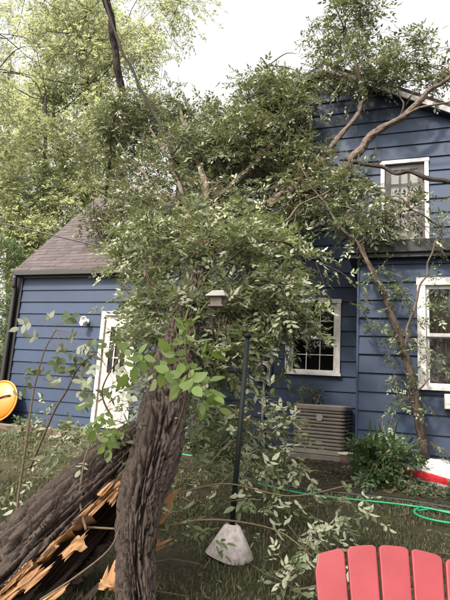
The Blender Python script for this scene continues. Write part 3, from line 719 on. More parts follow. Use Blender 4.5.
# garden hose
M['hose'] = simple('green_hose', (.015, .30, .14), (.01, .22, .10), 8, .4)
hp_ = [(-1.6, 6.2), (-1.2, 6.02), (-.85, 5.95), (-.5, 5.98), (0, 5.98), (.28, 5.92)]
c0 = on_ground(434, 520); R0 = .27
pts = [Vector((x, y, gbump(x, y)+.03)) for x, y in hp_]
for k in range(15):
    a = rad(150 - k*28); x, y = c0.x+.08+R0*math.cos(a)*(1+.04*math.sin(k)), c0.y+R0*.8*math.sin(a); pts.append(Vector((x, y, gbump(x, y)+.03+.0012*k)))
pts += [Vector((x, y, gbump(x, y)+.03)) for x, y in ((1.0, 5.7), (1.6, 5.8), (2.4, 5.7))]
pc = crom(pts, 5); tag(MB().tube(pc, [.011]*len(pc), 8).build('garden_hose', M['hose'], smooth=True), 'green garden hose coiled on the lawn beside the bed', 'hose')
c1 = on_ground(195, 457); hh = [Vector((c1.x+x, c1.y+y, gbump(c1.x+x, c1.y+y)+.03)) for x, y in ((-.5, .15), (-.2, -.05), (0, -.1), (.25, 0), (.5, .25), (.9, .3))]
pc = crom(hh, 5); tag(MB().tube(pc, [.011]*len(pc), 8).build('garden_hose', M['hose'], smooth=True), 'short run of green hose on the lawn right of the trunk', 'hose')

# feeder pole with baffle cone, and feeder
pb = on_ground(229, 558); ptop = at(248, 334, pb.y+.10)
pole = empty('feeder_pole', pb); tag(pole, 'dark leaning feeder pole with a plastic cone slid to its foot', 'pole')
M['pole'] = simple('dark_green_paint', (.009, .016, .015), (.006, .01, .01), 12, .6, spec=.25)
loc = lambda q: Vector(q) - pb
MB().tube([Vector((0, 0, -.05)), loc(ptop)], [.022, .020], 14).build('pole', M['pole'], pole, True)
fp = at(218, 290, 4.4)
MB().lathe([(0, .01), (.03, 0), (.03, -.03), (.024, -.03)], 14, tuple(loc(ptop))).build('cap', M['pole'], pole, True)
m, t, b = new_mat('cone_plastic'); M['cone'] = m
f = noise_tex(t, 18, 6, .7); t.links.new(ramp(t, f, [(.35, (.40, .35, .33)), (.6, (.72, .64, .61))]), b.inputs['Base Color']); b.inputs['Roughness'].default_value = .4; b.inputs['Transmission Weight'].default_value = .12; bump(t, b, f, .2, .004)
ax = loc(ptop).normalized()
cone = MB().lathe([(.178, .0), (.182, .004), (.062, .205), (.036, .222), (.033, .218), (.176, .004), (.178, 0)], 44)
cv = []
for v in cone.v:
    a = math.atan2(v[1], v[0]); k = 1 + .02*math.sin(5*a+1)*(1-v[2]/.23); cv.append((v[0]*k, v[1]*k, v[2] + .012*math.sin(2*a)*(1-v[2]/.23)))
cone.v = cv
cone.build('baffle_cone', M['cone'], pole, True, tf=Matrix.Translation((0, 0, .02)) @ Matrix.Rotation(rad(3), 4, 'Y'))
fd = empty('bird_feeder', fp); tag(fd, 'small white-roofed bird feeder hanging among the leaves', 'feeder')
M['feeder'] = simple('feeder_wood', (.16, .13, .11), (.09, .075, .065), 12, .7)
MB().add([(-.10, -.075, -.062), (.10, -.075, -.062), (.10, .075, -.062), (-.10, .075, -.062), (-.055, 0, 0), (.055, 0, 0), (-.10, -.075, -.072), (.10, -.075, -.072), (.10, .075, -.072), (-.10, .075, -.072)],
         [(0,1,5,4), (2,3,4,5), (1,2,5), (3,0,4), (6,7,1,0), (7,8,2,1), (8,9,3,2), (9,6,0,3), (9,8,7,6)]).build('roof', M['meter_grey'], fd, bevel=.006)
MB().box(-.055, .055, -.04, .04, -.15, -.073).build('hopper', M['feeder'], fd)
MB().tube([(0, 0, 0), tuple(at(214, 250, 5.7) - fp)], [.004]*2, 5).build('hanging_wire', M['pole'], fd)
MB().box(-.075, .075, -.06, .06, -.168, -.151).build('tray', M['feeder'], fd, bevel=.003)

# ================================================================== ADIRONDACK CHAIR
def chair_mat():
    m, t, b = new_mat('red_chair_plastic'); f = noise_tex(t, 9, 6, .65, obj=True); g = noise_tex(t, 120, 3, .6, (1, 1, .1), obj=True)
    t.links.new(ramp(t, f, [(.3, (.27, .034, .042)), (.7, (.335, .047, .057))]), b.inputs['Base Color']); b.inputs['Roughness'].default_value = .48; bump(t, b, g, .12, .002); return m
M['chair'] = chair_mat()
dch = rayd(393, 546).normalized(); ct = CAM + dch * (1.62 / dch.dot(f2))
CH = empty('adirondack_chair', (0, 0, 0), rad(12)); tag(CH, 'coral red slatted garden chair at the lower right', 'chair')
REC = rad(22); back_h = ct.z - .25                      # the back rises from .25 m to the top
topoff = Matrix.Rotation(rad(12), 4, 'Z') @ Vector((0, math.tan(REC)*back_h, 0))
CH.location = (ct.x - topoff.x, ct.y - topoff.y, 0)
bl = back_h/math.cos(REC)
tfb = Matrix.Translation((0, 0, .25)) @ Matrix.Rotation(-REC, 4, 'X')
for i in range(5):
    c = (i-2); wt, wb = .0925, .068; gap = .0085
    xt, xb_ = c*(wt+gap), c*(wb+gap*.8)
    n = 10; out = []
    def topz(x): return bl - .42*(x/1.0)**2*1.9
    pts = []
    for k in range(n+1):
        u = -1 + 2*k/n; x = xt + u*wt/2; z = topz(x)
        ed_ = max(0, abs(u)-.72)/.28; z -= (.016 if not ((i == 0 and u < 0) or (i == 4 and u > 0)) else .05)*ed_**2 * (.5 if not (i in (0, 4)) else 1)
        pts.append((x, z))
    poly = [(xb_-wb/2, 0), (xb_+wb/2, 0)] + pts[::-1]
    MB().prism(poly, lambda z: -.011, lambda z: .011).build('back_slat', M['chair'], CH, bevel=.004, tf=tfb)
MB().box(-.25, .25, .0125, .035, .10, .17).build('back_rail', M['chair'], CH, bevel=.004, tf=tfb); MB().box(-.21, .21, .0125, .035, .40, .46).build('back_rail', M['chair'], CH, bevel=.004, tf=tfb)
for k in range(6):
    y = -.04-.088*k; z = .255+.022*k if k < 5 else .35
    MB().box(-.26, .26, y-.082, y, z-.011, z+.011).build('seat_slat', M['chair'], CH, bevel=.004)
for s in (-1, 1):
    MB().prism([(s*.285-.012, 0), (s*.285+.012, 0), (s*.285+.012, .56), (s*.285-.012, .56)], lambda z: -.50, lambda z: -.41).build('leg', M['chair'], CH, bevel=.004)
    lg = MB(); lg.add([(s*.262-.012*q, y, z) for q in (-1, 1) for y, z in ((-.52, .26), (-.52, .36), (.0, .25), (.42, .0), (.30, .0), (-.05, .16))], [(0,1,2,3,4,5), (11,10,9,8,7,6)] + [(i, i+6, (i+1) % 6+6, (i+1) % 6) for i in range(6)])
    lg.build('leg', M['chair'], CH)
    MB().box(s*.285-.07, s*.285+.07, -.56, .16, .562, .584).build('armrest', M['chair'], CH, bevel=.006)
    MB().box(s*.285-.02, s*.285+.02, .10, .145, .05, .561).build('arm_post', M['chair'], CH, bevel=.004)
MB().box(-.30, .30, .146, .168, .50, .56).build('arm_rail', M['chair'], CH, bevel=.004)

# ================================================================== FALLEN TREE
base_p = on_ground(146, 636)
tree = empty('fallen_tree', base_p); tag(tree, 'storm-split tree with furrowed leaning trunk and crown fallen on the house', 'tree')
TI = Matrix.Translation(-base_p)
def TP(o, par=None):
    o.parent = par or tree
    if par is None: o.matrix_parent_inverse = TI
    return o
by = base_p.y
tp = [(140, 668, by+.0), (137, 600, by+.05), (136, 555, by+.12), (141, 500, by+.25), (155, 455, by+.50), (164, 405, by+.95), (174, 360, by+1.5), (186, 318, by+2.2), (200, 270, by+3.2), (211, 228, by+4.1), (216, 185, by+5.0)]
tw = [40, 30, 29, 35, 42, 38, 31, 25, 20, 15, 11]
tpts = [at(*q) for q in tp]; trr = [w_/2*depth(q)/FPX for w_, q in zip(tw, tpts)]
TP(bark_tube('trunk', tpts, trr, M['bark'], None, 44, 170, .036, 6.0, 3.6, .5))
# torn half shell of the trunk: outer bark, dark inner wood, bright torn rims
sa = [at(-52, 640, 2.40), at(5, 588, 2.62), at(62, 532, 2.86), at(112, 482, 3.10), at(146, 444, 3.36)]
sr = [.30, .285, .265, .235, .17]
SP, SR = crom(sa, 70, sr); n = 190
a0_, a1_ = rad(-150), rad(62)          # arc kept, measured round the axis from the side facing the camera, up and over the back
def shell_frames():
    t0 = None; fr = []
    for i, p in enumerate(SP):
        t = (SP[min(i+1, len(SP)-1)]-SP[max(i-1, 0)]).normalized()
        v = (CAM - p); v = (v - t*v.dot(t)).normalized()      # towards the viewer's side of the yard
        u = t.cross(v); u = u if u.z > 0 else -u
        fr.append((p, t, v, u))
    return fr
sliver = []; FR = shell_frames(); Vo = []; rid = []; Vi = []; gi = []; go = []; s = 0
edge_lo = []; 
for i, (p, t, v, u) in enumerate(FR):
    if i: s += (p-SP[i-1]).length
    jl = .16*noise.noise((s*5, 1, 0)) + .10*noise.noise((s*16, 4, 0)); jh = .16*noise.noise((s*5, 9, 2)) + .12*noise.noise((s*18, 6, 0))
    lo, hi = rad(-4) + jl*.8, rad(268) + jh                       # 0 = towards camera, 90 = up, 180 = away
    for k in range(n):
        a = lo + (hi-lo)*k/(n-1); c_, s_ = math.cos(a), math.sin(a)
        w_ = noise.noise((c_*2.4+3, s_*2.4, s*2.2))*1.2
        q = 2*sstep(0, .20, abs(noise.noise((c_*7+7+w_, s_*7-w_, s*3.0)))) - 1; qb = 2*sstep(0, .16, abs(noise.noise((c_*14+w_, s_*14, s*6+4)))) - 1; q2 = noise.noise((c_*28, s_*28, s*16))
        r = SR[i]*(1+.06*noise.noise((c_, s_, s*2))) + .036*(q*.8+qb*.4+q2*.3-.3)
        Vo.append(p + (v*c_ + u*s_)*r); rid.append(min(max(.5+.5*q, 0), 1)); go.append((s, c_*SR[i], s_*SR[i]))
        fib = .018*noise.noise((a*14, s*2.2, 3)) + .008*noise.noise((a*40, s*4, 8))
        Vi.append(p + (v*c_ + u*s_)*(SR[i]-.055+fib)); gi.append((s*2, a, 0))
m_ = len(FR)
fo_ = np.array([(i*n+k, (i+1)*n+k, (i+1)*n+k+1, i*n+k+1) for i in range(m_-1) for k in range(n-1)])
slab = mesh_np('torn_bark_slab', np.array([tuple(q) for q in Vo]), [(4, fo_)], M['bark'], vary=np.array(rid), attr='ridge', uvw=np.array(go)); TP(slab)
inner = mesh_np('inner_wood', np.array([tuple(q) for q in Vi]), [(4, fo_[:, ::-1])], M['old_wood'], uvw=np.array(gi)); TP(inner); inner['label'] = 'dark hollow inner wood of the split trunk'
# torn rims joining bark and inner wood
def rim(k, name, out):
    V = []; g = []; s = 0; w0 = []
    for i in range(m_):
        p = Vector(Vo[i*n+k]); q = Vector(Vi[i*n+k]); 
        if i: s += (FR[i][0]-FR[i-1][0]).length
        d = (q-p).normalized(); st_ = math.floor(s*4.3 + 1.3*noise.noise((s*2.2, 3, k))); fr_ = (s*4.3 + 1.3*noise.noise((s*2.2, 3, k))) - st_; hgt = .5+.5*math.sin(st_*12.9898+k); drop = FR[i][2]*(.022*out) - FR[i][3]*(.024 + .034*hgt*fr_**2 + .012*noise.noise((s*14, k, 2)) + .012*noise.noise((s*5, k, 6)))
        V += [p, p*.6+q*.4+drop*.5, q + d*.02 + drop*1.5, q]; g += [(s*2, .0, 0), (s*2, .06, 0), (s*2, .13, 0), (s*2, .17, 0)]
    f = np.array([(i*4+j, (i+1)*4+j, (i+1)*4+j+1, i*4+j+1) for i in range(m_-1) for j in range(3)])
    return TP(mesh_np(name, np.array([tuple(v) for v in V]), [(4, f)], M['fresh_wood'], uvw=np.array(g)))
for k in range(17):                      # slivers standing off the torn edge
    i = int(len(FR)*(.03+.055*k)+random.uniform(-4, 4)); i = max(0, min(i, len(FR)-2)); p, t_, v_, u_ = FR[i]
    sliver.append((p + v_*(SR[i]+.018) - u_*random.uniform(.0, .05), t_*random.choice((1, 1, -1)) + v_*random.uniform(-.02, .06) - u_*random.uniform(-.06, .06), random.uniform(.14, .34), random.uniform(.022, .05)))
rim(0, 'torn_rim', 1)['label'] = 'bright orange torn rim of the split trunk'
# splinters: pointed slivers of fresh wood
def splinter(a, b, width, thick, bend=(0, 0, 0), mat='fresh_wood', name='splinter', tipw=.35, par=None):
    # a sliver of wood torn along the grain: fibres of unequal length side by side
    a, b = Vector(a), Vector(b); d = (b-a); L = d.length; d.normalize(); side = d.cross(CAM-a).normalized(); nn = side.cross(d); V = []; g = []; nc, m = 11, 8
    sd = random.random()*50; hgt = [random.random() for _ in range(nc)]; cen = random.uniform(.3, .7)
    for face in (-1, 1):
        for j in range(nc):
            u = j/(nc-1); end = 1 - tipw*hgt[j] - (1-tipw)*.75*min(1, abs(u-cen)/max(cen, 1-cen))**.8
            beg = .10*hgt[(j*7+3) % nc]
            for i in range(m+1):
                t = beg + (end-beg)*i/m; off = (u-.5)*width*(1-.25*t)
                th = thick*(1-.75*t)*(.55+.45*math.sin(math.pi*u)) * (1+.5*noise.noise((u*6+sd, t*2, 0)))
                wob = .012*noise.noise((u*3+sd, t*3, 7))
                V.append(a + d*L*t + side*off + nn*(face*th*.5+wob) + Vector(bend)*t*t); g.append((t*L*2, u*width*1.3+sd, 0))
    k_ = nc*(m+1); f = []
    for j in range(nc-1):
        for i in range(m):
            q = j*(m+1)+i; f += [(q, q+1, q+m+2, q+m+1), (k_+q, k_+q+m+1, k_+q+m+2, k_+q+1)]
        q = j*(m+1); f += [(q, q+m+1, k_+q+m+1, k_+q), (q+m, k_+q+m, k_+q+m+m+1, q+m+m+1)]
    for i in range(m):
        q = i; f.append((q, k_+q, k_+q+1, q+1)); q = (nc-1)*(m+1)+i; f.append((q, q+1, k_+q+1, k_+q))
    return TP(mesh_np(name, np.array([tuple(v) for v in V]), [(4, np.array(f))], M[mat], uvw=np.array(g), smooth=False), par)
SPL = [((140, 540, 3.10), (184, 488, 3.20), .17, .05), ((146, 550, 3.00), (178, 535, 3.05), .07, .03), ((128, 520, 2.98), (126, 485, 3.04), .075, .03),
       ((112, 592, 2.66), (122, 545, 2.80), .15, .04), ((98, 584, 2.62), (118, 590, 2.64), .05, .02), ((60, 560, 2.60), (100, 520, 2.80), .05, .025), ((20, 590, 2.45), (62, 556, 2.60), .06, .02),
       ((84, 540, 2.66), (66, 556, 2.60), .09, .03), ((108, 505, 2.82), (130, 478, 2.98), .05, .02), ((40, 606, 2.45), (80, 575, 2.56), .05, .03)]
for a, b, wd, th in SPL: splinter(at(*a), at(*b), wd, th)
for p, d_, L_, wd in sliver: splinter(p, p + d_*L_, wd, .018)
# dark fibrous heartwood filling the lower side of the split
for a, b, wd, th in (((-20, 660, 2.50), (96, 545, 2.98), .16, .06), ((40, 655, 2.62), (120, 560, 3.0), .14, .06), ((-30, 648, 2.45), (60, 562, 2.76), .10, .04)):
    splinter(at(*a), at(*b), wd, th, mat='old_wood', name='heartwood_strip', tipw=.3)
# hanging strips of bark along the top of the split
for k in range(16):
    x = random.uniform(-5, 118); y0 = 590 - (x+5)*1.08 + random.uniform(-26, 12)
    a = at(x, y0, 2.45+.0055*(x+5)+.02); b = at(x+random.uniform(22, 46), y0-random.uniform(24, 46), 2.60+.0055*(x+30))
    splinter(a, b, random.uniform(.015, .035), .02, (0, 0, random.uniform(-.02, .05)), 'bark', 'bark_strip', .3)

# limbs
tr_top = tpts[-1]
LM = [
 ([(211,228,by+4.1),(205,185,7.0),(188,140,7.9),(176,100,8.5)], .075, .02), ([(205,250,by+3.6),(182,200,6.9),(170,160,7.6),(150,128,8.2)], .05, .015),
 ([(216,185,by+5.0),(240,150,8.0),(248,120,8.5),(238,80,8.8)], .06, .012), ([(214,200,7.0),(255,165,7.6),(285,118,8.1),(268,66,8.4)], .06, .014),
 ([(212,222,6.8),(265,205,7.3),(306,178,7.9),(330,150,8.2),(358,112,8.4),(362,88,8.5),(345,30,8.6)], .085, .025), ([(300,190,7.7),(345,168,8.2),(368,140,8.35),(402,116,8.4),(430,92,8.5),(452,74,8.6)], .095, .03),
 ([(392,122,8.4),(420,108,8.35),(455,100,8.3)], .03, .012), ([(385,128,8.38),(404,106,8.45),(392,84,8.6)], .02, .008),
 ([(205,262,6.0),(236,246,6.0),(270,228,6.2),(300,206,6.6),(330,190,7.0)], .022, .010), ([(196,284,5.4),(228,262,5.4),(262,240,5.6)], .018, .007),
 ([(340,160,7.6),(372,166,7.3),(410,174,7.0),(460,184,6.6)], .02, .036), ([(352,176,7.4),(382,192,7.2),(412,210,7.0),(442,226,6.9)], .022, .008),
 ([(190,312,5.0),(222,296,5.0),(256,300,5.1),(296,288,5.3)], .018, .006), ([(182,330,4.6),(214,342,4.7),(250,338,4.9),(288,326,5.2)], .014, .005),
 ([(180,205,6.8),(150,180,7.6),(122,150,8.4),(110,120,9.0)], .04, .01), ([(188,240,6.4),(150,232,7.0),(118,205,8.4),(96,190,9.0)], .035, .01),
 ([(188,300,5.0),(172,285,5.2),(160,300,5.2),(160,345,4.9)], .018, .006),
]
for i, (q, r0, r1) in enumerate(LM): TP(limb('limb', q, r0*.85, r1*.85, None, M['limb_dark'] if i in (10, 11) else M['limb']))

def bl_(px, py, Y, rx, ry, rz, n): return (tuple(at(px, py, Y)), (rx, ry, rz), n)
crown = [
 bl_(112,150,9.2,.75,.8,.9,150), bl_(124,118,8.8,.45,.4,.4,60), bl_(100,205,9.2,.55,.6,.45,55), bl_(135,125,9.0,.8,.7,.7,110), bl_(165,118,8.8,.75,.7,.6,110), bl_(140,190,8.4,.7,.6,.8,110), bl_(122,225,8.3,.4,.4,.5,45),
 bl_(205,130,8.6,.8,.7,.5,105), bl_(185,165,7.8,.9,.7,.7,130), bl_(236,130,8.4,.7,.7,.45,95), bl_(228,165,7.8,.8,.7,.7,120), bl_(266,106,8.4,.6,.6,.5,80), bl_(262,145,8.0,.75,.6,.7,110), bl_(292,74,8.6,.45,.5,.4,36), bl_(296,118,8.3,.5,.6,.55,70),
 bl_(282,170,7.8,.65,.5,.5,80), bl_(306,156,8.1,.42,.4,.42,45), bl_(318,190,7.8,.45,.4,.35,45), bl_(345,185,7.6,.45,.4,.45,50), bl_(362,212,7.3,.42,.4,.38,45), bl_(398,212,7.2,.35,.3,.3,26), 
 bl_(345,22,8.7,.55,.6,.65,75), bl_(352,66,8.6,.68,.6,.55,110), bl_(328,28,8.8,.35,.4,.4,22), bl_(372,78,8.6,.4,.4,.4,40), bl_(408,66,8.8,.55,.5,.36,40), bl_(436,60,8.8,.5,.5,.38,34), bl_(430,84,8.9,.5,.4,.2,24), bl_(252,104,8.5,.4,.4,.3,30), bl_(284,94,8.5,.5,.5,.4,45), bl_(312,92,8.6,.2,.3,.25,10),
 bl_(160,215,7.2,.75,.6,.6,110), bl_(215,205,7.0,.75,.6,.5,100), bl_(154,252,6.2,.5,.5,.45,68), bl_(180,236,6.3,.45,.4,.38,50), bl_(240,225,6.6,.5,.4,.35,50), bl_(164,290,5.6,.36,.4,.38,52), bl_(146,268,6.6,.34,.4,.34,38),
 bl_(225,258,5.9,.45,.4,.38,60), bl_(258,250,5.9,.42,.4,.32,52), bl_(248,286,5.4,.45,.35,.3,58), bl_(272,294,5.4,.3,.28,.24,34), bl_(220,318,5.0,.36,.3,.26,40), bl_(234,318,5.1,.28,.28,.18,24), bl_(284,312,5.4,.14,.15,.14,9), bl_(300,340,5.4,.08,.1,.12,6), bl_(166,322,4.7,.22,.2,.28,24), bl_(164,356,4.3,.16,.2,.2,14), bl_(170,385,3.9,.13,.12,.14,8), bl_(150,400,3.8,.14,.12,.12,7), bl_(222,288,5.6,.3,.25,.2,24), bl_(166,312,5.0,.26,.25,.22,24),
 bl_(205,345,4.7,.3,.25,.25,28), bl_(168,332,4.9,.22,.25,.28,24), bl_(285,196,7.2,.4,.4,.3,34), bl_(300,262,6.0,.25,.25,.12,12)]
M['leaf_front_lit'] = leaf_mat('ash_leaf_front_lit', (.050, .066, .028), (.115, .135, .058), (.30, .32, .21), (.22, .27, .08), .27)  # brighter copy of the ash leaf: light on the front clumps put into colour
for part, mt_ in (([c_ for c_ in crown if c_[0][1] >= 6.7], 'leaf'), ([c_ for c_ in crown if c_[0][1] < 6.7], 'leaf_front_lit')):
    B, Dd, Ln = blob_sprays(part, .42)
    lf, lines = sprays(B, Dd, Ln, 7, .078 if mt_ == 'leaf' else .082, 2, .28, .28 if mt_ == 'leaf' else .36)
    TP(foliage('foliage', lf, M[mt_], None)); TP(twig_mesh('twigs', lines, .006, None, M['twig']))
limb_pts = [at(*q) for L_, _, _ in LM for q in L_] + tpts[5:]
for c, r, n_ in crown:
    c = Vector(c); q = min(limb_pts, key=lambda z: (z-c).length)
    for k in range(3):
        e = c + Vector((random.gauss(0, .5)*r[0], random.gauss(0, .5)*r[1], random.gauss(0, .5)*r[2]))
        md = (q+e)/2 + Vector((random.gauss(0, .1), random.gauss(0, .1), random.uniform(0, .2)))
        P_, R_ = crom([q, md, e], 5, [.014, .010, .004]); 
        bt = MB().tube(P_, R_, 6).build('branchlet', M['limb'], smooth=True); TP(bt)

# near leafy shoots: every leaflet its own object
def leaf_mesh(name, mat):
    me = bpy.data.meshes.new(name)
    # 5 stations along the midrib, pinched and slightly cupped
    st = [(0, .0), (.10, .14), (.30, .265), (.55, .26), (.80, .14), (1.0, .0)]; V = []; F = []
    for i, (x, w_) in enumerate(st):
        zc = -.10*x*x
        if w_ == 0: V.append((x, 0, zc))
        else: V += [(x, w_, zc+.05-.05*x), (x, 0, zc), (x, -w_, zc+.05-.05*x)]
    F += [(0, 2, 1), (0, 3, 2)]
    for i in range(3): a = 1+3*i; b = a+3; F += [(a, a+1, b+1, b), (a+1, a+2, b+2, b+1)]
    F += [(10, 11, 13), (11, 12, 13)]
    me.from_pydata(V, [], F); me.materials.append(mat); me.polygons.foreach_set('use_smooth', [True]*len(F)); me.update(); return me
LM_B = leaf_mesh('leaf_bright', M['leaf_bright']); LM_P = leaf_mesh('leaf_pale', M['leaf_pale'])
def leaf_objs(lf, me, par):
    P, X, N, L = lf; X = norm(X); Yv = norm(np.cross(N, X)); Z = np.cross(X, Yv)
    for i in range(len(P)):
        o = bpy.data.objects.new('leaf', me); C.objects.link(o); o.parent = par
        s_ = L[i]; a = Matrix(((X[i][0]*s_, Yv[i][0]*s_, Z[i][0]*s_, P[i][0]), (X[i][1]*s_, Yv[i][1]*s_, Z[i][1]*s_, P[i][1]), (X[i][2]*s_, Yv[i][2]*s_, Z[i][2]*s_, P[i][2]), (0, 0, 0, 1)))
        o.matrix_basis = a
def shoot(path, r0, r1, leaves, L, me, label=None, pairs=2, mat='twig', face=.6, flip=.2, root=tree, name='leafy_shoot'):
    """path of photo points; leaves: (px,py,Y,dirx,dirz,n) clusters of compound leaves"""
    pts = [at(*q) for q in path]; k = len(pts); P_, R_ = crom(pts, 8, [r0+(r1-r0)*i/(k-1) for i in range(k)])
    stem = MB().tube(P_, R_, 8).build(name, M[mat], smooth=True); 
    if root is tree: TP(stem)
    if label: stem['label'] = label
    for (px_, py_, Y, dx, dz, n_, sprd) in leaves:
        c = np.array(at(px_, py_, Y)); dirv = rt * dx + up * dz
        Pq = c + rng.normal(0, sprd, (n_, 3)); Rq = np.array(dirv) + rng.normal(0, .55, (n_, 3))
        tocam = norm(np.array(CAM)[None] - Pq); Nq = tocam*face + np.array([0, 0, 1.])*(1-face) + rng.normal(0, .35, (n_, 3))
        fl_ = rng.random(n_) < flip; Nq[fl_] *= -1
        lf = compound(Pq, Rq, Nq, np.full(n_, L)*rng.uniform(.8, 1.15, n_), pairs, .3)
        leaf_objs(lf, me, stem)
        # petioles back to the stem
        sp = MB()
        for q in Pq:
            q = Vector(q); z = min(P_, key=lambda a: (a-q).length); sp.tube([z, (z+q)/2+Vector((0, 0, .008)), q], [.0016, .0012, .001], 4)
        po = sp.build('petioles', M['twig']); po.parent = stem; po['kind'] = 'stuff'
shoot([(172,440,2.95),(183,410,2.6),(188,375,2.4),(186,345,2.3),(190,318,2.25)], .007, .003,
      [(184,338,2.28,.0,.8,1,.01),(192,352,2.28,.5,.3,2,.015),(180,352,2.3,-.5,.3,2,.015),(184,372,2.35,-.1,-.5,2,.02),(194,366,2.35,.4,-.5,1,.02),(202,388,2.3,.6,-.1,2,.02),(196,402,2.35,.3,-.8,2,.02),(172,366,2.3,-.5,-.3,1,.02),(196,380,2.3,.2,.3,2,.02),(160,348,2.35,-.7,.0,1,.02),(146,352,2.4,-.6,-.2,1,.02),(190,392,2.3,-.2,-.6,1,.02),(186,330,2.26,.3,.5,1,.01)], .082, LM_B, 'bright green leafy shoot hanging before the trunk', flip=.1)
shoot([(18,592,2.75),(16,540,2.85),(18,500,2.9),(28,430,2.95),(34,390,3.0),(44,352,3.0),(56,330,3.0)], .012, .004,
      [(38,322,3.0,-.5,.5,1,.01),(42,340,3.0,-.6,-.5,1,.01),(58,324,3.0,.6,.1,1,.01),(62,344,2.95,.6,-.3,2,.02),(82,346,2.95,.9,-.2,2,.02),(32,362,3.0,-.7,-.4,1,.01),(36,374,3.0,-.5,-.5,1,.01),(70,358,2.95,.7,-.3,1,.01),(92,336,2.9,.2,-.4,1,.01),(100,358,2.85,.2,-.6,1,.01),(50,330,3.0,.3,.2,1,.01),(70,330,3.0,.6,.0,1,.01),(28,400,3.0,-.5,-.3,1,.01),(75,352,2.95,.8,-.1,2,.02),(64,352,2.95,.5,-.2,2,.02),(48,318,3.0,.0,.5,1,.01)], .072, LM_P, 'pale-leaved shoot rising at the left before the wing', flip=.45)
shoot([(30,468,3.2),(54,412,3.1),(66,392,3.05),(80,366,3.0),(98,352,2.95)], .009, .004,
      [(58,384,3.05,-.5,-.2,2,.02),(48,372,3.05,-.4,.1,1,.02),(90,372,2.95,.6,-.2,2,.02),(76,386,3.0,.6,-.5,2,.02),(66,378,3.0,.3,.2,2,.02),(84,360,2.95,.5,.2,2,.02),(100,388,2.9,.2,-.6,2,.03),(108,376,2.9,.5,-.4,2,.03),(120,386,2.9,.5,-.6,2,.02)], .075, LM_P, 'pale-leaved shoot crossing before the white door', flip=.45)
shoot([(112,418,3.0),(102,392,2.95),(116,362,2.9),(132,344,2.85)], .007, .003,
      [(104,408,2.95,-.2,-.6,2,.02),(92,402,2.95,-.6,-.3,1,.02),(118,430,2.95,.1,-.8,2,.03),(128,352,2.85,.5,.2,2,.02),(110,340,2.85,-.3,.4,1,.02),(102,428,3.0,-.3,-.7,2,.03)], .080, LM_B, 'green shoot with drooping leaves before the door', flip=.25)
def leafy_branch(path, r0, r1, clusters, L, flip, face=.35, nl=6, label=None, upw=1.0):
    nl = 4
    """a fallen branch with joined foliage further off"""
    pts = [at(*q) for q in path]; k = len(pts); P_, R_ = crom(pts, 8, [r0+(r1-r0)*i/(k-1) for i in range(k)])
    st = MB().tube(P_, R_, 8).build('fallen_branch', M['twig'], smooth=True); TP(st)
    if label: st['label'] = label
    if not clusters: return st
    B = []; Dv = []
    for (px_, py_, Y, rr, n_) in clusters:
        c = np.array(at(px_, py_, Y)); b_ = c + rng.normal(0, rr*.5, (n_, 3)); B.append(b_); Dv.append((b_-c)*2 + np.array(rt)*rng.normal(.1, .25, n_)[:, None] + rng.normal(0, .12, (n_, 3)) + np.array([0, 0, -.05]))
    B = np.concatenate(B); Dv = np.concatenate(Dv); B[:, 2] = np.maximum(B[:, 2], [ground(x, y)+.05 for x, y in B[:, :2]])
    lf, ln = sprays(B, Dv, np.full(len(B), .3)*rng.uniform(.6, 1.2, len(B)), nl, L, 2, .3, flip, upw)
    lf[0][:, 2] = np.maximum(lf[0][:, 2], [gbump(x, y)+.012 for x, y in lf[0][:, :2]])
    fo = foliage('foliage', lf, M['leaf_pale_j'], None, T_MID, F_MID); fo.parent = st
    tg = twig_mesh('twigs', ln, .0035, None, M['twig']); tg.parent = st
    return st
M['leaf_pale_j'] = leaf_mat('pale_leaf_mass', (.065, .085, .036), (.13, .155, .068), (.36, .38, .26), (.22, .27, .09), .26)
leafy_branch([(170,440,3.5),(214,405,4.4),(250,420,4.6),(280,438,4.7),(302,440,4.7)], .012, .004, [(226,420,4.6,.11,6),(256,424,4.6,.13,10),(270,436,4.7,.11,11),(290,440,4.7,.05,4),(246,448,4.6,.12,7),(230,442,4.6,.1,3),(272,460,4.6,.11,8),(256,474,4.5,.12,5),(264,410,4.7,.07,5)], .072, .5, label='pale leafy branch hanging before the meter and conditioner')
leafy_branch([(158,528,3.15),(200,520,3.3),(240,522,3.5),(280,532,3.6),(312,556,3.5)], .009, .004, [(186,526,3.3,.04,1),(254,506,3.7,.05,1),(266,508,3.7,.06,3),(285,518,3.7,.08,2),(305,508,3.9,.08,2),(322,495,4.2,.06,3),(338,496,4.3,.05,3),(300,535,3.6,.1,2)], .07, .55, label='bent branch with pale leaves lying behind the cone')
leafy_branch([(150,503,3.1),(190,490,3.4),(230,484,3.8),(290,496,4.0),(345,486,4.3)], .008, .004, [(330,498,4.2,.08,3),(240,470,4.2,.08,2)], .07, .4)
leafy_branch([(120,530,3.0),(180,524,3.2),(206,516,3.4)], .008, .005, [(184,524,3.2,.05,2),(170,517,3.25,.05,1)], .08, .2)
leafy_branch([(130,480,3.2),(168,468,3.4),(205,466,3.9),(235,440,4.3),(270,452,4.5)], .008, .004, [(150,425,3.4,.08,3),(135,418,3.4,.08,2)], .07, .2)
leafy_branch([(206,500,3.6),(226,478,3.9),(246,460,4.2)], .006, .003, [], .07, .3)
leafy_branch([(290,590,3.2),(320,584,3.3),(345,560,3.4)], .007, .003, [(298,570,3.3,.1,3),(290,592,3.1,.1,2),(318,565,3.4,.08,2)], .065, .5)
leafy_branch([(20,470,3.4),(44,460,3.6),(60,440,4.0),(50,425,4.4)], .007, .003, [(60,430,4.2,.12,6),(48,420,4.4,.1,4),(75,440,4.2,.12,6),(40,452,4.0,.1,4),(58,505,3.6,.1,3)], .065, .4)
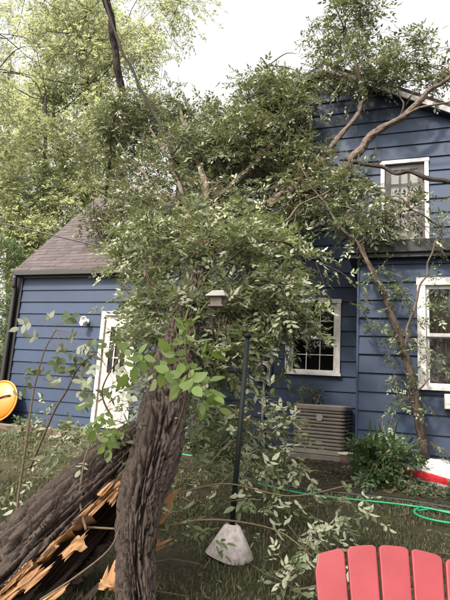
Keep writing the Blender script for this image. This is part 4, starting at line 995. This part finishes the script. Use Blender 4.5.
leafy_branch([(86,530,2.7),(80,500,2.75),(84,462,2.8),(92,440,2.85)], .008, .005, [(90,452,2.9,.06,3),(104,446,2.95,.06,2),(84,438,2.9,.05,2)], .07, .2, label='thin dark stem rising from the torn slab')
leafy_branch([(70,526,2.80),(120,529,2.78),(165,530,2.9)], .007, .005, [], .07, .2)
leafy_branch([(40,600,2.4),(78,575,2.5),(110,548,2.6),(122,520,2.75)], .006, .003, [], .07, .2)

# snapped dark limb with its top out of frame, resting on the wing roof
sl = empty('snapped_limb', at(104, 208, 9.6)); tag(sl, 'dark snapped limb hanging down onto the wing roof', 'limb')
sli = Matrix.Translation(-sl.location)
for q, r0, r1, m_t in (([(98,-40,8.0),(106,0,8.2),(114,50,8.5),(122,92,8.8),(121,112,9.0)], .085, .060, 'limb_dark'), ([(119,95,8.85),(112,130,9.1),(109,165,9.3),(105,208,9.6)], .035, .022, 'limb_dark'),
                   ([(104,-6,8.1),(118,40,7.9),(140,85,7.8),(160,125,7.7),(172,150,7.6),(180,190,7.4)], .022, .03, 'limb_dark'), ([(122,92,8.8),(128,115,8.8),(140,135,8.7)], .025, .01, 'limb_dark')):
    o = limb('branch', q, r0, r1, None, M[m_t]); o.parent = sl; o.matrix_parent_inverse = sli
# ================================================================== SAPLING BEFORE THE BAY
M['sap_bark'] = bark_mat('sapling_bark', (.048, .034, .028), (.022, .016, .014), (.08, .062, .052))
sb = Vector((at(427, 486, 7.1).x, 7.1, gbump(.3, 7.1))); sap = empty('sapling', sb); tag(sap, 'slim leaning sapling trunk in front of the blue bay', 'tree'); SI = Matrix.Translation(-sb)
def SPn(o): o.parent = sap; o.matrix_parent_inverse = SI; return o
SY = sb.y
sp_ = [(428,502,SY),(427,484,SY),(424,450,SY-.02),(417,410,SY-.05),(408,365,SY-.05),(397,330,SY-.02),(382,290,SY+.02),(368,262,SY+.06)]
SPn(bark_tube('trunk', [at(*q) for q in sp_], [.072,.068,.060,.055,.050,.046,.038,.028], M['sap_bark'], None, 14, 24, .008, 2.5, 3.5))
for q, r0, r1 in (([(382,290,SY+.02),(360,252,SY+.05),(335,218,SY+.1),(312,185,SY+.2),(296,160,SY+.3)], .022, .008), ([(404,350,SY-.05),(412,310,SY-.05),(425,275,SY-.08),(436,240,SY-.1),(446,215,SY-.1)], .018, .007), ([(414,395,SY-.05),(430,382,SY-.1),(444,376,SY-.1)], .012, .005), ([(368,262,SY+.06),(358,230,SY+.1),(352,205,SY+.2)], .02, .006)):
    SPn(limb('branch', q, r0, r1, None, M['limb']))
sbl = [bl_(368,240,SY,.22,.2,.22,16), bl_(352,225,SY+.1,.2,.2,.2,12), bl_(378,268,SY-.05,.16,.15,.14,8), bl_(400,282,SY-.1,.18,.15,.12,8), bl_(392,300,SY-.1,.15,.15,.15,7), bl_(408,325,SY-.1,.2,.15,.22,12), bl_(425,300,SY-.1,.14,.1,.16,7), bl_(372,322,SY-.1,.13,.1,.13,6), bl_(388,345,SY-.1,.14,.1,.1,5), bl_(436,285,SY-.1,.14,.1,.08,5), bl_(425,345,SY-.1,.14,.1,.18,8), bl_(398,370,SY-.1,.2,.15,.12,8), bl_(440,375,SY-.1,.12,.1,.12,4), bl_(405,398,SY-.1,.2,.12,.12,7), bl_(388,410,SY-.1,.16,.12,.12,5), bl_(436,235,SY-.1,.16,.12,.16,6), bl_(355,305,SY+.1,.12,.1,.1,4), bl_(405,440,SY-.05,.14,.1,.1,4), bl_(430,440,SY-.05,.14,.1,.1,4), bl_(385,450,SY,.14,.1,.12,5)]
B, Dd, Ln = blob_sprays(sbl, .2); lf, lines = sprays(B, Dd, Ln, 5, .055, 2, .25, .2)
M['leaf_sap'] = leaf_mat('sapling_leaf', (.028, .040, .022), (.06, .08, .038), (.20, .23, .14), (.16, .22, .07), .28)
SPn(foliage('foliage', lf, M['leaf_sap'], None)); SPn(twig_mesh('twigs', lines, .004, None, M['twig']))

# ================================================================== PLANTS IN THE BED
def strap_plant(name, c, n_, h, wd, spread, label, mat='leaf_shrub', cat='plant', group=None):
    e = empty(name, c); tag(e, label, cat, group); V = []; f = []; vr = []
    for i in range(n_):
        a = random.uniform(0, 6.283); L_ = h*random.uniform(.6, 1.1); o_ = Vector((random.gauss(0, spread*.4), random.gauss(0, spread*.3), 0)); le = random.uniform(.2, 1.0); d = Vector((math.cos(a), math.sin(a), 0)); sd_ = Vector((-d.y, d.x, 0)); n0 = len(V); vv = random.random()
        for k in range(6):
            t = k/5; w_ = wd*math.sin(math.pi*(.12+.88*t))**.8 if k < 5 else 0.0005
            p_ = o_ + d*(L_*le*t*t*.8) + Vector((0, 0, L_*t*(1-.45*le*t*t)-.02)); V += [tuple(p_-sd_*w_), tuple(p_+sd_*w_)]; vr += [vv, vv]
        f += [(n0+2*k, n0+2*k+1, n0+2*k+3, n0+2*k+2) for k in range(5)]
    o = mesh_np('leaves', np.array(V), [(4, np.array(f))], M[mat], e, vary=np.array(vr), kind='stuff')
    return e
def bushy(name, c, blobs, L, label, mat='leaf_shrub', cat='shrub', group=None, nl=6, sl_=.22):
    e = empty(name, c); tag(e, label, cat, group)
    B, Dd, Ln = blob_sprays([(tuple(Vector(b)-Vector(c)), r, n_) for b, r, n_ in blobs], sl_); B[:, 2] = np.maximum(B[:, 2], .02)
    lf, lines = sprays(B, Dd, Ln, nl, L, 2, .2, .12); foliage('foliage', lf, M[mat], e); twig_mesh('twigs', lines, .004, e, M['twig'])
    st = MB()
    for b, r, n_ in blobs: st.tube(crom([(0, 0, -.03), tuple((Vector(b)-Vector(c))*.5+Vector((0, 0, .03))), tuple(Vector(b)-Vector(c))], 4), [.008]*9, 6)
    st.build('stems', M['twig'], e, True)
    return e
pg = lambda px_, py_: on_ground(px_, py_)
def gz(x, y): return Vector((x, y, gbump(x, y)+.04))
c = gz(-.24, 7.02); strap_plant('broad_leaf_plant', c, 90, .92, .020, .34, 'tall green strap-leaved plant at the corner of the bay')
c2 = gz(-.12, 6.8); bushy('leafy_shrub', c2, [(c2+Vector((0, 0, .25)), (.3, .25, .22), 40), (c2+Vector((-.12, .1, .42)), (.16, .18, .2), 16), (c2+Vector((.2, 0, .12)), (.18, .2, .1), 14)], .075, 'low leafy shrub in front of the strap-leaved plant')
for i, (x, y, lb) in enumerate(((.12, 6.65, 'small trailing plant between shrub and sapling'), (.42, 6.55, 'small trailing plant below the plastic sack'), (.75, 6.6, 'small trailing plant at the right edge of the bed'))):
    c = gz(x, y); bushy('trailing_plant', c, [(c+Vector((0, 0, .04)), (.22, .14, .04), 22)], .05, lb, 'leaf_sap', 'plant', 'trailing plants in the bed', 5, .14)
c = gz(-1.55, 8.75); bushy('climbing_weed', c, [(c+Vector((0, 0, .95)), (.25, .08, .15), 10), (c+Vector((.3, .02, 1.0)), (.2, .08, .12), 8)], .05, 'weed growing up behind the air conditioner', 'leaf_sap', 'plant')
c = gz(-3.25, 8.1); bushy('leafy_shrub', c, [(c+Vector((0, 0, .4)), (.6, .35, .4), 80), (c+Vector((.45, -.2, .3)), (.4, .3, .3), 45), (c+Vector((-.1, .1, 1.1)), (.55, .35, .5), 90), (c+Vector((.1, .1, 1.75)), (.4, .3, .35), 45)], .07, 'dark shrub right of the trunk, made tall to stand in for shade on the wall', 'leaf_sap')  # upper clumps added to stand in for the dense shade on the wall
c = gz(-2.2, 7.4); bushy('leafy_shrub', c, [(c+Vector((0, 0, .25)), (.45, .3, .22), 40)], .07, 'dark low shrub below the electric meter', 'leaf_sap')
for i, (x, y, hh_, lb) in enumerate(((-6.3, 7.9, .28, 'weeds in front of the left end of the timber'), (-5.2, 7.8, .34, 'weeds at the foot of the white door'), (-7.6, 7.7, .2, 'weeds in front of the orange saucer'), (-4.3, 7.4, .4, 'weeds behind the leaning trunk'))):
    c = gz(x, y); bushy('weeds', c, [(c+Vector((0, 0, hh_*.5)), (.4, .25, hh_*.6), 26)], .055, lb, 'leaf_shrub', 'weeds', 'weeds along the wing', 5, .18)

# ================================================================== BACKGROUND TREES
def back_tree(name, base, trunk_top, r0, blobs, L, label, mat='leaf_back', length=.9, nl=6, cat='tree', limbs=True):
    e = empty(name, base); tag(e, label, cat); b = Vector(base)
    tt = Vector(trunk_top) - b
    bark_tube('trunk', [Vector((0, 0, -.1)), tt*.35+Vector((.1, 0, 0)), tt*.7, tt], [r0, r0*.8, r0*.6, r0*.25], M['limb_dark'], e, 8, 14, .02, 2, 2)
    ls = MB()
    for c, r, n_ in blobs:
        c = Vector(c)-b; s_ = tt*max(.25, min(.95, (c.z-r[2]*.9)/max(tt.z, .1)))
        jt = lambda k_: Vector((random.gauss(0, .06), random.gauss(0, .06), random.gauss(0, .09)))*(c-s_).length
        P_, R_ = crom([s_, s_.lerp(c, .2)+jt(1), s_.lerp(c, .4)+jt(1), s_.lerp(c, .6)+jt(1), s_.lerp(c, .8)+jt(1), c, c+Vector((random.gauss(0, .5)*r[0], random.gauss(0, .5)*r[1], r[2]*.5))], 5, [r0*.16, r0*.13, r0*.10, r0*.08, r0*.06, r0*.04, r0*.02]); lo_ = MB().tube(P_, R_, 7).build('limb', M['limb_dark'], e, True)
    B, Dd, Ln = blob_sprays([(tuple(Vector(c)-b), r, n_) for c, r, n_ in blobs], length)
    lf, lines = sprays(B, Dd, Ln, nl, L, 2, .25, .2); foliage('crown', lf, M[mat], e); twig_mesh('twigs', lines, .008, e, M['limb_dark'])
    return e
def gb(px_, Y): p = at(px_, 420, Y); return (p.x, p.y, .38)
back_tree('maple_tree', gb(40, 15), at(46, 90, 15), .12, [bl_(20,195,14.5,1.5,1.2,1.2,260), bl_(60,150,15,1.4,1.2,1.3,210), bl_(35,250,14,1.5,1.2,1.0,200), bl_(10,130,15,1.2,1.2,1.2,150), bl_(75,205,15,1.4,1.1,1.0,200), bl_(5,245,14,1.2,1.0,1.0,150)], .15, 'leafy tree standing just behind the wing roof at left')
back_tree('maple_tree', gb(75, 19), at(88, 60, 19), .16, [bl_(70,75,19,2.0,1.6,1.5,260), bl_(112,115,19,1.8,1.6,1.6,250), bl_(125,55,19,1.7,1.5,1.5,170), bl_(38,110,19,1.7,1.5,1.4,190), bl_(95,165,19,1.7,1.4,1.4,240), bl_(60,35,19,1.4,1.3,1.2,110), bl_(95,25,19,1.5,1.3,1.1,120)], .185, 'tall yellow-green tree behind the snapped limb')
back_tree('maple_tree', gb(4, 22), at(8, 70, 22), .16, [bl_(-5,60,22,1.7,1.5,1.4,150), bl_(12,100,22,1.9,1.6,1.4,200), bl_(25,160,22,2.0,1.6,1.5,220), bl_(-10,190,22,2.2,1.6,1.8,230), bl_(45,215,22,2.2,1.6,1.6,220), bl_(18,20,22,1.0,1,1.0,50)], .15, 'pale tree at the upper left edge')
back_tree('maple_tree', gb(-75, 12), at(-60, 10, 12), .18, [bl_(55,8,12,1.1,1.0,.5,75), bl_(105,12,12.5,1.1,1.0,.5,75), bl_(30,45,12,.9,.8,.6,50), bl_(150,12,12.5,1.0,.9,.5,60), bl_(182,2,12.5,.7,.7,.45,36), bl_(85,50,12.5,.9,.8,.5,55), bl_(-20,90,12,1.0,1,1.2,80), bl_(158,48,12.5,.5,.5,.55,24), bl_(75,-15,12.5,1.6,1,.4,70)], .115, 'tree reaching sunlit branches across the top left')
for i, (px_, py_, Y, r, n_, lb) in enumerate(((8,262,12.0,(.8,.8,.8),80,'dense green bush at the left end of the wing roof'), (2,345,10.6,(.7,.7,1.1),110,'dark hedge bush beside the wing downspout'), (-8,300,11.4,(.8,.8,.9),80,'green bush at the left edge below the cable'))):
    b_ = at(px_, py_, Y); c = (b_.x-.3, b_.y, .36); e = empty('hedge_bush', c); tag(e, lb, 'bush', 'bushes left of the wing')
    blobs = [(tuple(b_-Vector((.3, 0, 0))), r, n_), ((b_.x-.3, b_.y, (b_.z+.4)/2), (r[0], r[1], max(.4, (b_.z-.4)/2)), n_)]
    B, Dd, Ln = blob_sprays([(tuple(Vector(q)-Vector(c)), rr_, k_) for q, rr_, k_ in blobs], .4); lf, lines = sprays(B, Dd, Ln, 6, .085, 2, .2, .15)
    foliage('foliage', lf, M['leaf_shrub'], e); twig_mesh('twigs', lines, .006, e, M['twig']); MB().tube([(0, 0, -.05), (.03, .02, (b_.z-.4)*.6), (0, 0, b_.z-.4)], [.05, .035, .015], 8).build('stem', M['limb_dark'], e, True)
# unseen trees added behind the viewpoint to shade the lawn and darken window reflections
for nm, bs2, cs2, lb in (('added_shade_tree', (-5.6, -2.6, 0), [((-3.4, -1.6, 7.4), (2.2, 2.0, 1.5), 150), ((-5.4, -2.4, 8.6), (2.2, 2.2, 1.6), 130), ((-1.6, -2.4, 7.6), (1.9, 1.8, 1.4), 120), ((-4.4, .0, 7.8), (1.8, 1.4, 1.2), 90), ((-1.8, -.4, 8.2), (1.6, 1.4, 1.1), 80)], 'unseen tall tree added behind the viewpoint, to its left, for shade'),
                        ('added_shade_tree', (3.6, -5.0, 0), [((2.6, -4.2, 6.6), (2.4, 2.0, 1.7), 150), ((4.6, -5.0, 5.4), (2.2, 2.0, 1.8), 130), ((.8, -4.6, 5.0), (1.9, 1.6, 1.6), 110), ((3.4, -5.6, 3.6), (2.2, 1.6, 1.4), 100)], 'unseen broad tree added behind the viewpoint, to its right, for shade')):
    back_tree(nm, bs2, (bs2[0]+.2, bs2[1], 7.0), .22, cs2, .16, lb, mat='leaf', length=.9)
# far tree line closing the yard behind the house
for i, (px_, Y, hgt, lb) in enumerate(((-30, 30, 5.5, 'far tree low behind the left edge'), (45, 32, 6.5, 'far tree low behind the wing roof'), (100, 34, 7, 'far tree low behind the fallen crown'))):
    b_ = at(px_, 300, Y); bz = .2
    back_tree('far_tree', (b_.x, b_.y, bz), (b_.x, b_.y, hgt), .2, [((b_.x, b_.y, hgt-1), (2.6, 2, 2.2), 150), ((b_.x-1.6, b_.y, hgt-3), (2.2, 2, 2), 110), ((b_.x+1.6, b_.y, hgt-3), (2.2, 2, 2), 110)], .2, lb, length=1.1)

# ================================================================== GRASS AND LITTER (last)
def in_lawn(x, y):
    if y > 6.25 + (0 if x > -1.5 else min(2.0, (-1.5-x)*.9)): return False
    d = -x*math.sin(YAW) + y*math.cos(YAW); s_ = x*math.cos(YAW) + y*math.sin(YAW)
    return d > 1.2 and abs(s_) < d*.85+.6
g = grass_field(230000, in_lawn, .022, .055, 'grass', 'short patchy grass over the lawn', 1.2, 8.3, -8.2, 3.4)
n = 900; xs = rng.uniform(-6.5, 1.2, n); ys = rng.uniform(2.5, 8, n); kp = np.array([in_lawn(x, y) for x, y in zip(xs, ys)])
lf = [np.array([(x, y, gbump(x, y)+.03) for x, y in zip(xs, ys)])[kp], (rng.normal(0, 1, (n, 3))*[1,1,.3])[kp], (np.array([0,0,1.])+rng.normal(0, .5, (n, 3)))[kp], rng.uniform(.03, .075, n)[kp]]
tag(foliage('fallen_leaves', lf, M['leaf_pale_j'], None, T_MID, F_MID), 'torn leaves scattered over the lawn', 'leaves')
st = MB()
for k in range(90):
    x, y = random.uniform(-5.5, .8), random.uniform(2.6, 7.2)
    if not in_lawn(x, y): continue
    a = random.uniform(0, 6.28); L_ = random.uniform(.08, .4); z = gbump(x, y)+.025
    st.tube([(x, y, z), (x+.5*L_*math.cos(a), y+.5*L_*math.sin(a), z+.015), (x+L_*math.cos(a+.3), y+L_*math.sin(a+.3), z)], [.004, .003, .002], 5)
tag(st.build('twig_litter', M['twig']), 'broken twigs littering the lawn', 'twigs', kind='stuff')
